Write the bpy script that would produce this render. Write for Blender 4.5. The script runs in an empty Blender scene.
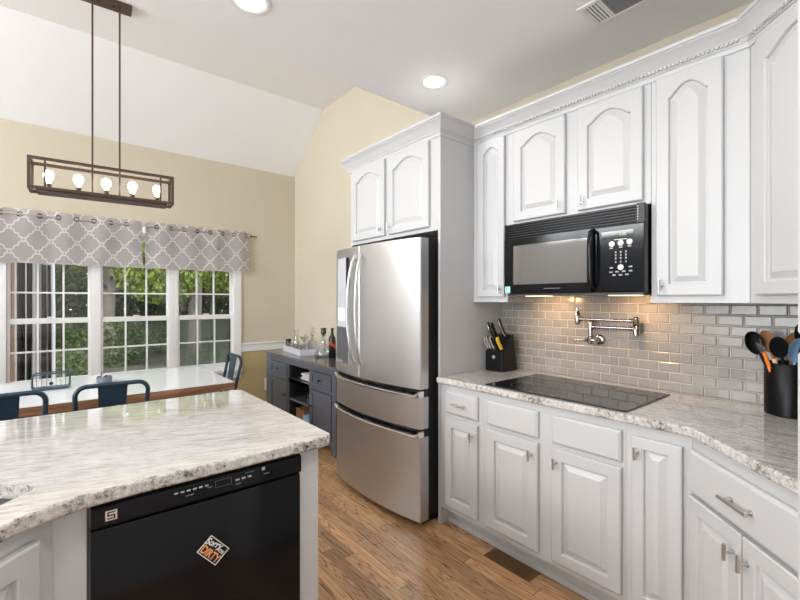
import bpy, bmesh, math, random
from mathutils import Matrix, Vector, geometry

random.seed(7)
PI = math.pi
C = bpy.context.scene.collection
SC = bpy.context.scene

# ------------------------------------------------------------------ camera
cam_data = bpy.data.cameras.new('camera')
cam_data.sensor_width = 36.0
cam_data.lens = 420.0 / 800.0 * 36.0
cam_data.clip_start = 0.02
cam = bpy.data.objects.new('camera', cam_data)
C.objects.link(cam)
cam.location = (0.0, 0.0, 1.42)
cam.rotation_euler = (PI / 2, 0.0, -0.691)
SC.camera = cam

# ------------------------------------------------------------------ world, sun, large lights, exposure
SC.view_settings.view_transform = 'Standard'
SC.view_settings.look = 'None'
SC.view_settings.exposure = 0.44
SC.view_settings.gamma = 1.0
SC.view_settings.use_curve_mapping = False
world = bpy.data.worlds.new('sky')
SC.world = world
world.use_nodes = True
wn = world.node_tree.nodes
wn['Background'].inputs[0].default_value = (0.86, 0.93, 1.0, 1)
wn['Background'].inputs[1].default_value = 3.6


def lamp(name, kind, loc, power, color=(1, 1, 1), rot=None, target=None, **kw):
    d = bpy.data.lights.new(name, kind)
    d.energy = power
    d.color = color
    for k, v in kw.items():
        setattr(d, k, v)
    o = bpy.data.objects.new(name, d)
    C.objects.link(o)
    o.location = loc
    if target is not None:
        o.rotation_euler = (Vector(target) - Vector(loc)).to_track_quat('-Z', 'Y').to_euler()
    elif rot:
        o.rotation_euler = rot
    return o


lamp('sun', 'SUN', (0, -10, 20), 5.0, (1.0, 0.95, 0.85), target=(5, 12, -2), angle=0.03)
FILL_TINT = (0.965, 0.985, 1.0)
# added fill lamps for kitchen and dining, outside unseen made-up window openings
lamp('dining_fill', 'AREA', (-3.52, 3.6, 3.02), 115, FILL_TINT, target=(0, 4.0, 3.9), shape='RECTANGLE', size=2.3, size_y=.9)
lamp('kitchen_fill', 'AREA', (-3.52, 0.95, 1.55), 88, FILL_TINT, target=(0, 0.95, 1.55), shape='RECTANGLE', size=2.3, size_y=1.7)

# ------------------------------------------------------------------ material helpers


class NT:
    def __init__(self, name):
        self.m = bpy.data.materials.new(name)
        self.m.use_nodes = True
        self.t = self.m.node_tree
        self.n = self.t.nodes
        self.b = self.n['Principled BSDF']
        self.out = self.n['Material Output']

    def link(self, a, b):
        self.t.links.new(a, b)

    def sock(self, s, v):
        if hasattr(v, 'is_output'):
            self.link(v, s)
        else:
            s.default_value = v

    def math(self, op, a, b=0.0, c=0.0):
        n = self.n.new('ShaderNodeMath')
        n.operation = op
        self.sock(n.inputs[0], a)
        self.sock(n.inputs[1], b)
        self.sock(n.inputs[2], c)
        return n.outputs[0]

    def coord(self, kind='Object', scale=(1, 1, 1), rot=(0, 0, 0)):
        t = self.n.new('ShaderNodeTexCoord')
        mp = self.n.new('ShaderNodeMapping')
        mp.inputs['Scale'].default_value = scale
        mp.inputs['Rotation'].default_value = rot
        self.link(t.outputs[kind], mp.inputs[0])
        return mp.outputs[0]

    def xyz(self, v):
        s = self.n.new('ShaderNodeSeparateXYZ')
        self.link(v, s.inputs[0])
        return s.outputs

    def comb(self, x, y, z):
        s = self.n.new('ShaderNodeCombineXYZ')
        for i, v in enumerate((x, y, z)):
            self.sock(s.inputs[i], v)
        return s.outputs[0]

    def noise(self, v, scale, detail=4.0, rough=0.55, dist=0.0):
        n = self.n.new('ShaderNodeTexNoise')
        self.link(v, n.inputs['Vector'])
        n.inputs['Scale'].default_value = scale
        n.inputs['Detail'].default_value = detail
        n.inputs['Roughness'].default_value = rough
        n.inputs['Distortion'].default_value = dist
        return n.outputs[0]

    def voro(self, v, scale, feature='F1'):
        n = self.n.new('ShaderNodeTexVoronoi')
        n.feature = feature
        self.link(v, n.inputs['Vector'])
        n.inputs['Scale'].default_value = scale
        return n.outputs

    def white(self, v):
        n = self.n.new('ShaderNodeTexWhiteNoise')
        self.link(v, n.inputs['Vector'])
        return n.outputs['Value']

    def ramp(self, f, stops, interp='LINEAR'):
        n = self.n.new('ShaderNodeValToRGB')
        n.color_ramp.interpolation = interp
        e = n.color_ramp.elements
        while len(e) < len(stops):
            e.new(0.5)
        for el, (p, c) in zip(e, stops):
            el.position = p
            el.color = c if len(c) == 4 else (*c, 1)
        self.link(f, n.inputs[0])
        return n.outputs[0]

    def mix(self, f, a, b, kind='MIX'):
        n = self.n.new('ShaderNodeMix')
        n.data_type = 'RGBA'
        n.blend_type = kind
        self.sock(n.inputs[0], f)
        for i, v in ((6, a), (7, b)):
            if isinstance(v, tuple) and len(v) == 3:
                v = (*v, 1)
            self.sock(n.inputs[i], v)
        return n.outputs[2]

    def bump(self, h, strength=0.2, dist=0.01):
        n = self.n.new('ShaderNodeBump')
        n.inputs['Strength'].default_value = strength
        n.inputs['Distance'].default_value = dist
        self.link(h, n.inputs['Height'])
        self.link(n.outputs[0], self.b.inputs['Normal'])

    def set(self, **kw):
        names = dict(color='Base Color', rough='Roughness', metal='Metallic', ior='IOR', coat='Coat Weight',
                     coat_rough='Coat Roughness', trans='Transmission Weight', emit='Emission Color',
                     emit_s='Emission Strength', alpha='Alpha', spec='Specular IOR Level')
        for k, v in kw.items():
            if isinstance(v, tuple) and len(v) == 3:
                v = (*v, 1)
            self.sock(self.b.inputs[names[k]], v)
        return self


def plain(name, color, rough=0.5, metal=0.0, vary=0.04, vscale=6.0, **kw):
    n = NT(name)
    f = n.noise(n.coord(), vscale, 3.0)
    lo = tuple(max(0.0, c * (1 - vary)) for c in color)
    hi = tuple(min(1.0, c * (1 + vary)) for c in color)
    n.set(color=n.mix(f, lo, hi), rough=rough, metal=metal, **kw)
    return n.m


def emissive(name, color, strength):
    n = NT(name)
    n.set(color=color, emit=color, emit_s=strength)
    return n.m


M = {}
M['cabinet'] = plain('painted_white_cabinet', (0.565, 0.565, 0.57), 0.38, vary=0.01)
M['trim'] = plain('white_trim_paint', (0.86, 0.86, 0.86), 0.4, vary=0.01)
M['ceiling'] = plain('white_ceiling_paint', (0.90, 0.90, 0.905), 0.9, vary=0.01)
M['wall'] = plain('beige_wall_paint', (0.62, 0.555, 0.435), 0.85, vary=0.025, vscale=2.0)
M['wall_far'] = plain('pale_bounce_paint', (0.70, 0.70, 0.69), 0.85, vary=0.02)  # unseen walls; pale tone chosen to keep bounce and reflections neutral
M['wall_low'] = plain('tan_lower_wall_paint', (0.53, 0.42, 0.22), 0.85, vary=0.025, vscale=2.0)
M['nickel'] = plain('brushed_nickel', (0.62, 0.61, 0.60), 0.28, 1.0)
M['chrome'] = plain('polished_nickel', (0.42, 0.40, 0.385), 0.16, 1.0)
M['black'] = plain('black_plastic', (0.007, 0.007, 0.008), 0.3, spec=.3)
M['black_gloss'] = plain('black_glass', (0.008, 0.008, 0.009), 0.06, vary=0.02)
M['black_enamel'] = plain('black_enamel', (0.005, 0.006, 0.008), 0.12, spec=.25)
M['dark_grey'] = plain('dark_grey_side', (0.03, 0.03, 0.032), 0.4)
M['panel_grey'] = plain('dispenser_panel', (0.62, 0.63, 0.66), 0.35, 0.2)
M['recess'] = plain('dispenser_recess', (0.09, 0.09, 0.095), 0.4)
M['navy'] = plain('navy_powder_coat', (0.010, 0.030, 0.055), 0.3)
M['bronze'] = plain('dark_bronze_metal', (0.085, 0.052, 0.036), 0.4, 0.35)
M['white_print'] = plain('white_print', (0.85, 0.85, 0.85), 0.5, vary=0.0)
M['grey_print'] = plain('grey_print', (0.36, 0.37, 0.38), 0.5, vary=0.0)
M['dim_print'] = plain('dim_print', (0.15, 0.16, 0.17), 0.5, vary=0.0)
M['orange_print'] = plain('orange_print', (0.90, 0.42, 0.16), 0.5, vary=0.0)
M['yellow'] = plain('yellow_plastic', (0.85, 0.55, 0.02), 0.4)
M['orange'] = plain('orange_silicone', (0.85, 0.22, 0.03), 0.5)
M['blue_grey'] = plain('blue_grey_silicone', (0.20, 0.33, 0.50), 0.45)
M['utensil_wood'] = plain('utensil_wood', (0.42, 0.20, 0.08), 0.5, vary=0.3, vscale=30)
M['pale_wood'] = plain('pale_wood', (0.70, 0.48, 0.25), 0.5, vary=0.15, vscale=30)
M['buffet'] = plain('slate_painted_wood', (0.085, 0.093, 0.115), 0.22, vary=0.08)
M['buffet_top'] = plain('slate_satin_top', (0.11, 0.105, 0.105), 0.15, vary=0.12)
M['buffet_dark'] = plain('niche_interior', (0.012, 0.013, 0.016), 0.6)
M['paper'] = plain('white_linen', (0.75, 0.70, 0.72), 0.8)
M['bluebox'] = plain('pale_blue_card', (0.36, 0.56, 0.86), 0.6)
M['brownbox'] = plain('brown_card', (0.35, 0.16, 0.07), 0.7)
M['tray'] = plain('whitewashed_tray', (0.66, 0.67, 0.70), 0.5)
M['tray_in'] = plain('tray_lining', (0.42, 0.39, 0.37), 0.6)
M['wine'] = plain('dark_bottle_glass', (0.008, 0.012, 0.018), 0.08, vary=0.0)
M['red_label'] = plain('red_label', (0.45, 0.035, 0.02), 0.5)
M['pewter'] = plain('pewter_stopper', (0.10, 0.09, 0.07), 0.35, 0.6)
M['jam'] = plain('dark_preserve', (0.10, 0.05, 0.04), 0.3)
M['tabletop'] = plain('white_glare_table_top', (0.86, 0.89, 0.93), 0.12, vary=0.02)  # window glare on the wood put into a white colour
M['trunk'] = plain('grey_bark', (0.11, 0.095, 0.08), 0.9, vary=0.5, vscale=9)
M['screen_frame'] = plain('screen_frame', (0.05, 0.05, 0.055), 0.5)
M['steel_sink'] = plain('sink_steel', (0.20, 0.195, 0.19), 0.4, 0.7)
M['post'] = plain('brown_porch_post', (0.25, 0.13, 0.07), 0.7)
M['bulb'] = emissive('bulb_glow', (1.0, 0.93, 0.80), 14.0)
M['disc'] = emissive('ceiling_light_glow', (1.0, 0.97, 0.93), 4.0)
M['display'] = emissive('oven_clock_glow', (0.55, 0.75, 0.35), 0.12)
M['vent_dark'] = plain('vent_shadow', (0.05, 0.05, 0.05), 0.8)  # dark sheets in this colour stand for shade inside the vents
M['sticker'] = plain('teal_sticker', (0.35, 0.62, 0.66), 0.5)
M['rubber'] = plain('wire_blue_metal', (0.05, 0.10, 0.14), 0.3, 0.5)
M['dish'] = plain('grey_ceramic', (0.16, 0.19, 0.24), 0.4)


def mat_glass():
    n = NT('clear_window_glass')
    tr = n.n.new('ShaderNodeBsdfTransparent')
    gl = n.n.new('ShaderNodeBsdfGlossy')
    gl.inputs['Roughness'].default_value = 0.0
    fr = n.n.new('ShaderNodeFresnel')
    fr.inputs[0].default_value = 1.45
    mx = n.n.new('ShaderNodeMixShader')
    n.link(fr.outputs[0], mx.inputs[0])
    n.link(tr.outputs[0], mx.inputs[1])
    n.link(gl.outputs[0], mx.inputs[2])
    n.link(mx.outputs[0], n.out.inputs[0])
    return n.m


def mat_ware():
    n = NT('thin_clear_glassware')
    tr = n.n.new('ShaderNodeBsdfTransparent')
    tr.inputs[0].default_value = (0.985, 0.99, 0.99, 1)
    gl = n.n.new('ShaderNodeBsdfGlossy')
    gl.inputs['Roughness'].default_value = 0.03
    lw = n.n.new('ShaderNodeLayerWeight')
    lw.inputs[0].default_value = 0.35
    f = n.math('MULTIPLY_ADD', lw.outputs[1], 0.85, 0.12)
    mx = n.n.new('ShaderNodeMixShader')
    n.link(f, mx.inputs[0])
    n.link(tr.outputs[0], mx.inputs[1])
    n.link(gl.outputs[0], mx.inputs[2])
    n.link(mx.outputs[0], n.out.inputs[0])
    return n.m


def mat_screen():
    n = NT('insect_screen_mesh')
    tr = n.n.new('ShaderNodeBsdfTransparent')
    df = n.n.new('ShaderNodeBsdfDiffuse')
    df.inputs[0].default_value = (0.42, 0.45, 0.46, 1)
    v = n.xyz(n.coord())
    a = n.math('FRACT', n.math('MULTIPLY', v[0], 700.0))
    b = n.math('FRACT', n.math('MULTIPLY', v[2], 700.0))
    f = n.math('MAXIMUM', n.math('LESS_THAN', a, 0.32), n.math('LESS_THAN', b, 0.32))
    mx = n.n.new('ShaderNodeMixShader')
    n.link(f, mx.inputs[0])
    n.link(tr.outputs[0], mx.inputs[1])
    n.link(df.outputs[0], mx.inputs[2])
    n.link(mx.outputs[0], n.out.inputs[0])
    return n.m


M['glass'] = mat_glass()
M['ware'] = mat_ware()
M['screen'] = mat_screen()


def mat_floor():
    n = NT('oak_strip_floor')
    v = n.xyz(n.coord())
    w = 0.068
    row = n.math('FLOOR', n.math('DIVIDE', v[0], w))
    fx = n.math('FRACT', n.math('DIVIDE', v[0], w))
    off = n.math('MULTIPLY', n.white(n.comb(row, 3.0, 1.0)), 7.0)
    yy = n.math('ADD', v[1], off)
    seg = n.math('FLOOR', n.math('DIVIDE', yy, 0.95))
    fy = n.math('FRACT', n.math('DIVIDE', yy, 0.95))
    rnd = n.white(n.comb(row, seg, 5.0))
    # cathedral grain: distorted rings stretched along the board
    gx = n.math('MULTIPLY', n.math('SUBTRACT', fx, 0.5), 0.9)
    gv = n.comb(n.math('ADD', gx, n.math('MULTIPLY', rnd, 9.0)), n.math('MULTIPLY', yy, 0.75), n.math('MULTIPLY', rnd, 31.0))
    warp = n.noise(gv, 1.6, 2.0, 0.5, 0.6)
    rings = n.math('FRACT', n.math('MULTIPLY', warp, 14.0))
    rings = n.math('MINIMUM', 1.0, n.math('MULTIPLY', n.math('ABSOLUTE', n.math('SUBTRACT', n.math('MULTIPLY', rings, 2.0), 1.0)), 2.0))
    fine = n.noise(n.comb(n.math('MULTIPLY', v[0], 190.0), n.math('MULTIPLY', yy, 7.0), rnd), 1.0, 3.0)
    g = n.math('ADD', n.math('MULTIPLY', rings, 0.55), n.math('MULTIPLY', fine, 0.55))
    base = n.ramp(g, [(0.18, (0.15, 0.068, 0.027)), (0.55, (0.40, 0.212, 0.095)), (0.95, (0.60, 0.375, 0.205))])
    tone = n.ramp(rnd, [(0.0, (0.62, 0.60, 0.58)), (0.5, (0.95, 0.93, 0.9)), (1.0, (1.25, 1.22, 1.18))])
    col = n.mix(1.0, base, tone, 'MULTIPLY')
    gap = n.math('MAXIMUM', n.math('LESS_THAN', fx, 0.025), n.math('LESS_THAN', fy, 0.003))
    col = n.mix(gap, col, (0.05, 0.025, 0.012))
    n.set(color=col, rough=n.math('MULTIPLY_ADD', g, 0.12, 0.24), coat=0.15, coat_rough=0.2)
    n.bump(n.math('SUBTRACT', n.math('MULTIPLY', g, 0.15), gap), 0.15, 0.002)
    return n.m


def mat_granite(name, rot, light=1.0):
    n = NT(name)
    v = n.coord(rot=(0, 0, rot))
    s = n.xyz(v)
    st = n.comb(n.math('MULTIPLY', s[0], 11.0), n.math('MULTIPLY', s[1], 62.0), n.math('MULTIPLY', s[2], 50.0))
    a = n.noise(st, 1.0, 5.0, 0.62, 0.9)
    big = n.noise(n.comb(n.math('MULTIPLY', s[0], 1.5), n.math('MULTIPLY', s[1], 5.0), s[2]), 1.5, 3.0, 0.5, 0.8)
    b = n.noise(n.comb(n.math('MULTIPLY', s[0], 2.2), n.math('MULTIPLY', s[1], 6.0), n.math('MULTIPLY', s[2], 4.0)), 26.0, 4.0, 0.7)
    sp = n.noise(v, 95.0, 3.0, 0.7)
    f = n.math('MULTIPLY_ADD', big, 0.30, n.math('MULTIPLY', a, 0.85))
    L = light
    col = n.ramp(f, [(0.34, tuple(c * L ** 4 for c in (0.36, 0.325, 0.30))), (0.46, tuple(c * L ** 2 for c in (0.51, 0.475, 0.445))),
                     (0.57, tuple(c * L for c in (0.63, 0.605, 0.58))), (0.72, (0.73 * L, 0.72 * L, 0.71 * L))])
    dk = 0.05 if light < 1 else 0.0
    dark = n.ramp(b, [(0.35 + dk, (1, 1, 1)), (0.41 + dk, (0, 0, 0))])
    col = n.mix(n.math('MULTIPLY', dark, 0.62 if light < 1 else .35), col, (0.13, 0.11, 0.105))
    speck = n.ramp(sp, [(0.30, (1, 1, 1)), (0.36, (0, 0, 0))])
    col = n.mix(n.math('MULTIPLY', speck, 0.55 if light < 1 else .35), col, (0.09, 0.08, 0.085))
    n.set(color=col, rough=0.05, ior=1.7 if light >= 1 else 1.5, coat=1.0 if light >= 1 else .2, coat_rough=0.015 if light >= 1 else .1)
    return n.m


def mat_granite_edge(name):
    n = NT(name)
    v = n.coord()
    a = n.noise(v, 70.0, 5.0, 0.75, 0.3)
    big = n.noise(v, 9.0, 2.0)
    f = n.math('MULTIPLY_ADD', big, 0.4, n.math('MULTIPLY', a, 0.8))
    col = n.ramp(f, [(0.42, (0.035, 0.032, 0.035)), (0.49, (0.22, 0.20, 0.19)), (0.55, (0.46, 0.43, 0.40)), (0.70, (0.68, 0.66, 0.63))])
    n.set(color=col, rough=0.22)
    return n.m


def mat_steel(name, horizontal=True, color=(0.57, 0.57, 0.575)):
    n = NT(name)
    sc = (3, 3, 260) if horizontal else (260, 260, 3)
    f = n.noise(n.coord(scale=sc), 1.0, 3.0)
    big = n.noise(n.coord(), 1.5, 1.0)
    n.set(color=n.mix(f, tuple(c * 0.93 for c in color), tuple(c * 1.05 for c in color)), metal=1.0,
          rough=n.math('MULTIPLY_ADD', f, 0.10, 0.33))
    n.bump(f, 0.05, 0.002)
    return n.m


def mat_wood_edge(name):
    n = NT(name)
    f = n.noise(n.coord(scale=(3, 40, 60)), 1.0, 4.0, 0.6, 0.5)
    n.set(color=n.ramp(f, [(0.3, (0.10, 0.045, 0.022)), (0.55, (0.27, 0.13, 0.065)), (0.8, (0.42, 0.23, 0.12))]), rough=0.45)
    return n.m


def mat_tile():
    n = NT('glazed_greige_tile')
    v = n.xyz(n.coord())
    idv = n.comb(1.0, n.math('FLOOR', n.math('DIVIDE', v[1], 0.1035)), n.math('FLOOR', n.math('DIVIDE', v[2], 0.0512)))
    r = n.white(idv)
    n.set(color=n.ramp(r, [(0, (0.255, 0.24, 0.222)), (1, (0.305, 0.29, 0.27))]), rough=0.22)
    return n.m


def mat_lattice():
    n = NT('taupe_lattice_fabric')
    v = n.xyz(n.coord())
    p = n.math('MULTIPLY', v[0], 1 / 0.196)
    q = n.math('MULTIPLY', v[2], 1 / 0.225)
    a = n.math('ADD', p, q)
    b = n.math('SUBTRACT', p, q)

    def band(a, b):
        t = n.math('FRACT', b)
        # stepped wiggle along the line makes the ogee corners of the lattice
        wig = n.math('MULTIPLY', n.math('SINE', n.math('MULTIPLY', t, 6 * PI)), 0.035)
        d = n.math('ABSOLUTE', n.math('SUBTRACT', n.math('FRACT', n.math('ADD', n.math('ADD', a, wig), 0.5)), 0.5))
        return d
    d1, d2 = band(a, b), band(b, a)
    line = n.math('LESS_THAN', n.math('MINIMUM', d1, d2), 0.043)
    ca = n.math('SUBTRACT', n.math('FRACT', n.math('ADD', a, 0.5)), 0.5)
    cb = n.math('SUBTRACT', n.math('FRACT', n.math('ADD', b, 0.5)), 0.5)
    rr = n.math('SQRT', n.math('ADD', n.math('MULTIPLY', ca, ca), n.math('MULTIPLY', cb, cb)))
    ring = n.math('LESS_THAN', n.math('ABSOLUTE', n.math('SUBTRACT', rr, 0.105)), 0.035)
    hole = n.math('LESS_THAN', rr, 0.07)
    f = n.math('MAXIMUM', n.math('MULTIPLY', line, n.math('SUBTRACT', 1.0, hole)), ring)
    weave = n.noise(n.coord(), 300.0, 2.0)
    base = n.mix(weave, (0.48, 0.425, 0.40), (0.54, 0.48, 0.455))
    col = n.mix(f, base, (0.95, 0.93, 0.90))
    thru = n.mix(f, (0.80, 0.80, 0.86), (0.97, 0.96, 0.95))
    df = n.n.new('ShaderNodeBsdfDiffuse')
    tl = n.n.new('ShaderNodeBsdfTranslucent')
    n.link(col, df.inputs[0])
    n.link(thru, tl.inputs[0])
    mx = n.n.new('ShaderNodeMixShader')
    mx.inputs[0].default_value = 0.5
    n.link(df.outputs[0], mx.inputs[1])
    n.link(tl.outputs[0], mx.inputs[2])
    n.link(mx.outputs[0], n.out.inputs[0])
    return n.m


def mat_stripe():
    n = NT('striped_outdoor_fabric')
    t = n.n.new('ShaderNodeUVMap')
    v = n.xyz(t.outputs[0])
    c = n.ramp(v[0], [(0.0, (0.45, 0.36, 0.31)), (0.10, (0.025, 0.025, 0.032)), (0.30, (0.60, 0.57, 0.56)), (0.33, (0.03, 0.03, 0.04)),
                      (0.48, (0.55, 0.53, 0.55)), (0.68, (0.03, 0.03, 0.04)), (0.78, (0.62, 0.52, 0.47)),
                      (0.82, (0.05, 0.045, 0.055)), (0.90, (0.62, 0.60, 0.62))], 'CONSTANT')
    n.set(color=c, rough=0.9)
    return n.m


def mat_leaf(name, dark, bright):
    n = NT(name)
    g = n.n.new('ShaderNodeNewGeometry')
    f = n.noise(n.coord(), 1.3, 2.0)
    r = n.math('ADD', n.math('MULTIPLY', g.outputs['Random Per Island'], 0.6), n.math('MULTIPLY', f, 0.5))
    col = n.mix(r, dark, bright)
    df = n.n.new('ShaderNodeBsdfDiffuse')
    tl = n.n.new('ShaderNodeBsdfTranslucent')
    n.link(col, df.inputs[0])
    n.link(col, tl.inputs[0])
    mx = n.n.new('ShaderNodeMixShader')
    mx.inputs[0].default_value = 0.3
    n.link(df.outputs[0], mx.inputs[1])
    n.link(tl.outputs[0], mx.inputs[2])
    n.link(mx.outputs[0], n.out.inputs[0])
    return n.m


def mat_ground():
    n = NT('leaf_litter_ground')
    f = n.noise(n.coord(), 1.1, 6.0, 0.7)
    g = n.noise(n.coord(), 9.0, 4.0, 0.7)
    c = n.ramp(n.math('ADD', n.math('MULTIPLY', f, 0.6), n.math('MULTIPLY', g, 0.4)),
               [(0.35, (0.012, 0.013, 0.008)), (0.5, (0.035, 0.034, 0.022)), (0.62, (0.042, 0.050, 0.022)), (0.75, (0.08, 0.07, 0.055))])  # litter tones darkened for the woodland shade
    n.set(color=c, rough=1.0)
    return n.m


M['floor'] = mat_floor()
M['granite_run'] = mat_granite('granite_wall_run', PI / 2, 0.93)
M['granite_island'] = mat_granite('granite_island', 0.35, 1.0)
M['granite_edge'] = mat_granite_edge('granite_edge')
M['steel'] = mat_steel('brushed_stainless', True)
M['steel_bright'] = plain('bright_stainless_trim', (0.80, 0.80, 0.80), 0.22, 1.0)
M['wood_edge'] = mat_wood_edge('brown_table_wood')
M['tile'] = mat_tile()
M['grout'] = plain('pale_grout', (0.50, 0.465, 0.42), 0.9)
M['lattice'] = mat_lattice()
M['stripe'] = mat_stripe()
M['leaf_a'] = mat_leaf('sunlit_leaves', (0.02, 0.035, 0.008), (0.25, 0.30, 0.06))  # sunlit and shaded foliage tones put into separate leaf colours
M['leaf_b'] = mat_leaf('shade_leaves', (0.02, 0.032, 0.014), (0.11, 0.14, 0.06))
M['leaf_far'] = mat_leaf('shaded_far_leaves', (0.020, 0.028, 0.018), (0.095, 0.115, 0.070))  # woodland shade put into the darker colour of the distant leaves
M['ground'] = mat_ground()

# ------------------------------------------------------------------ geometry helpers


def B():
    return bmesh.new()


def box(bm, x0, x1, y0, y1, z0, z1):
    vs = [bm.verts.new((x, y, z)) for z in (z0, z1) for y in (y0, y1) for x in (x0, x1)]
    for f in ((0, 2, 3, 1), (4, 5, 7, 6), (0, 1, 5, 4), (2, 6, 7, 3), (0, 4, 6, 2), (1, 3, 7, 5)):
        bm.faces.new([vs[i] for i in f])
    return bm


def prism(bm, pts, z0, z1):
    lo = [bm.verts.new((x, y, z0)) for x, y in pts]
    hi = [bm.verts.new((x, y, z1)) for x, y in pts]
    n = len(pts)
    bm.faces.new(lo[::-1])
    bm.faces.new(hi)
    for i in range(n):
        bm.faces.new((lo[i], lo[(i + 1) % n], hi[(i + 1) % n], hi[i]))
    return bm


def loft(bm, rings, cap0=True, cap1=True, closed=True):
    vr = [[bm.verts.new(p) for p in r] for r in rings]
    n = len(vr[0])
    for a, b in zip(vr, vr[1:]):
        for i in range(n if closed else n - 1):
            j = (i + 1) % n
            try:
                bm.faces.new((a[i], a[j], b[j], b[i]))
            except ValueError:
                pass
    if cap0:
        bm.faces.new(vr[0][::-1])
    if cap1:
        bm.faces.new(vr[-1])
    return bm


def tube(bm, pts, r, seg=8, closed=False, rad=None):
    P = [Vector(p) for p in pts]
    n = len(P)
    T = []
    for i in range(n):
        if closed:
            t = P[(i + 1) % n] - P[i - 1]
        else:
            t = P[min(i + 1, n - 1)] - P[max(i - 1, 0)]
        T.append(t.normalized())
    u = T[0].orthogonal().normalized()
    rings = []
    for i in range(n):
        u = (u - T[i] * u.dot(T[i])).normalized()
        w = T[i].cross(u)
        ri = rad[i] if rad else r
        rings.append([P[i] + (u * math.cos(2 * PI * k / seg) + w * math.sin(2 * PI * k / seg)) * ri for k in range(seg)])
    if closed:
        vr = [[bm.verts.new(p) for p in rg] for rg in rings]
        for i in range(n):
            a, b = vr[i], vr[(i + 1) % n]
            # best rotational match for the seam
            k0 = 0
            if i == n - 1:
                k0 = min(range(seg), key=lambda k: (a[0].co - b[k].co).length)
            for k in range(seg):
                bm.faces.new((a[k], a[(k + 1) % seg], b[(k + 1 + k0) % seg], b[(k + k0) % seg]))
    else:
        loft(bm, rings)
    return bm


def lathe(bm, prof, c=(0, 0, 0), seg=20, axis='Z', caps=True):
    rings = []
    for r, h in prof:
        ring = []
        for k in range(seg):
            a = 2 * PI * k / seg
            x, y = r * math.cos(a), r * math.sin(a)
            if axis == 'Z':
                p = (x, y, h)
            elif axis == 'X':
                p = (h, x, y)
            else:
                p = (y, h, x)
            ring.append((p[0] + c[0], p[1] + c[1], p[2] + c[2]))
        rings.append(ring)
    return loft(bm, rings, caps, caps)


def xf(bm, m):
    bm.transform(m)
    return bm


def ob(name, bm, mat, parent=None, smooth=None, bevel=0.0, label=None):
    bmesh.ops.recalc_face_normals(bm, faces=bm.faces)
    xs = [v.co for v in bm.verts]
    lo = Vector([min(v[i] for v in xs) for i in range(3)])
    hi = Vector([max(v[i] for v in xs) for i in range(3)])
    c = Vector(((lo.x + hi.x) / 2, (lo.y + hi.y) / 2, lo.z))
    bmesh.ops.translate(bm, verts=bm.verts, vec=-c)
    me = bpy.data.meshes.new(name)
    bm.to_mesh(me)
    bm.free()
    for m in (mat if isinstance(mat, (list, tuple)) else [mat]):
        me.materials.append(m)
    o = bpy.data.objects.new(name, me)
    C.objects.link(o)
    if parent is not None:
        # world-space build: location relative to the parent's base
        base = WORLD[parent.name]
        o.parent = parent
        o.location = c - base
    else:
        o.location = c
    WORLD[o.name] = c
    if smooth is not None:
        me.shade_smooth()
        if smooth < 179:
            md = o.modifiers.new('edges', 'EDGE_SPLIT')
            md.split_angle = math.radians(smooth)
    if bevel:
        md = o.modifiers.new('bevel', 'BEVEL')
        md.width = bevel
        md.segments = 2
        md.limit_method = 'ANGLE'
        md.angle_limit = math.radians(40)
    if label:
        o['label'] = label
    return o


WORLD = {}


def thing(name, loc, label, cat, group=None):
    o = bpy.data.objects.new(name, None)
    o.empty_display_size = 0.1
    C.objects.link(o)
    o.location = loc
    WORLD[o.name] = Vector(loc)
    return tag(o, label, cat, group)


def tag(o, label, cat, group=None):
    o['label'] = label
    o['category'] = cat
    if group:
        o['group'] = group
    return o


def struct(name, bm, mat, **kw):
    o = ob(name, bm, mat, **kw)
    o['kind'] = 'structure'
    return o


def frame(origin, rz):
    return Matrix.Translation(origin) @ Matrix.Rotation(rz, 4, 'Z')


def text_bm(txt, size, m, depth=0.0005, align='CENTER', shear=0.0, sx=1.0, offset=0.0):
    cu = bpy.data.curves.new('lettering', 'FONT')
    cu.body = txt
    cu.size = size
    cu.align_x = align
    cu.align_y = 'CENTER'
    cu.extrude = depth
    cu.shear = shear
    cu.offset = offset
    o = bpy.data.objects.new('lettering', cu)
    C.objects.link(o)
    dg = bpy.context.evaluated_depsgraph_get()
    dg.update()
    me = bpy.data.meshes.new_from_object(o.evaluated_get(dg))
    bm = bmesh.new()
    bm.from_mesh(me)
    bpy.data.objects.remove(o)
    bpy.data.curves.remove(cu)
    bpy.data.meshes.remove(me)
    bm.transform(m @ Matrix.Diagonal((sx, 1, 1, 1)))
    return bm


def merge(bm, other):
    me = bpy.data.meshes.new('tmp')
    other.to_mesh(me)
    other.free()
    bm.from_mesh(me)
    bpy.data.meshes.remove(me)
    return bm


# ------------------------------------------------------------------ key planes
XW, XC, XU = 2.517, 1.897, 2.215        # right wall, base cabinet face, upper cabinet face
YB, YW, XL = -0.51, 5.272, -3.45        # wall behind, window wall, left wall
ZK, ZD, ZE, YV, YS = 2.812, 3.72, 3.079, 2.30, 4.515   # ceilings and vault
ZC = 0.937                              # counter top
T = 0.12

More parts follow.
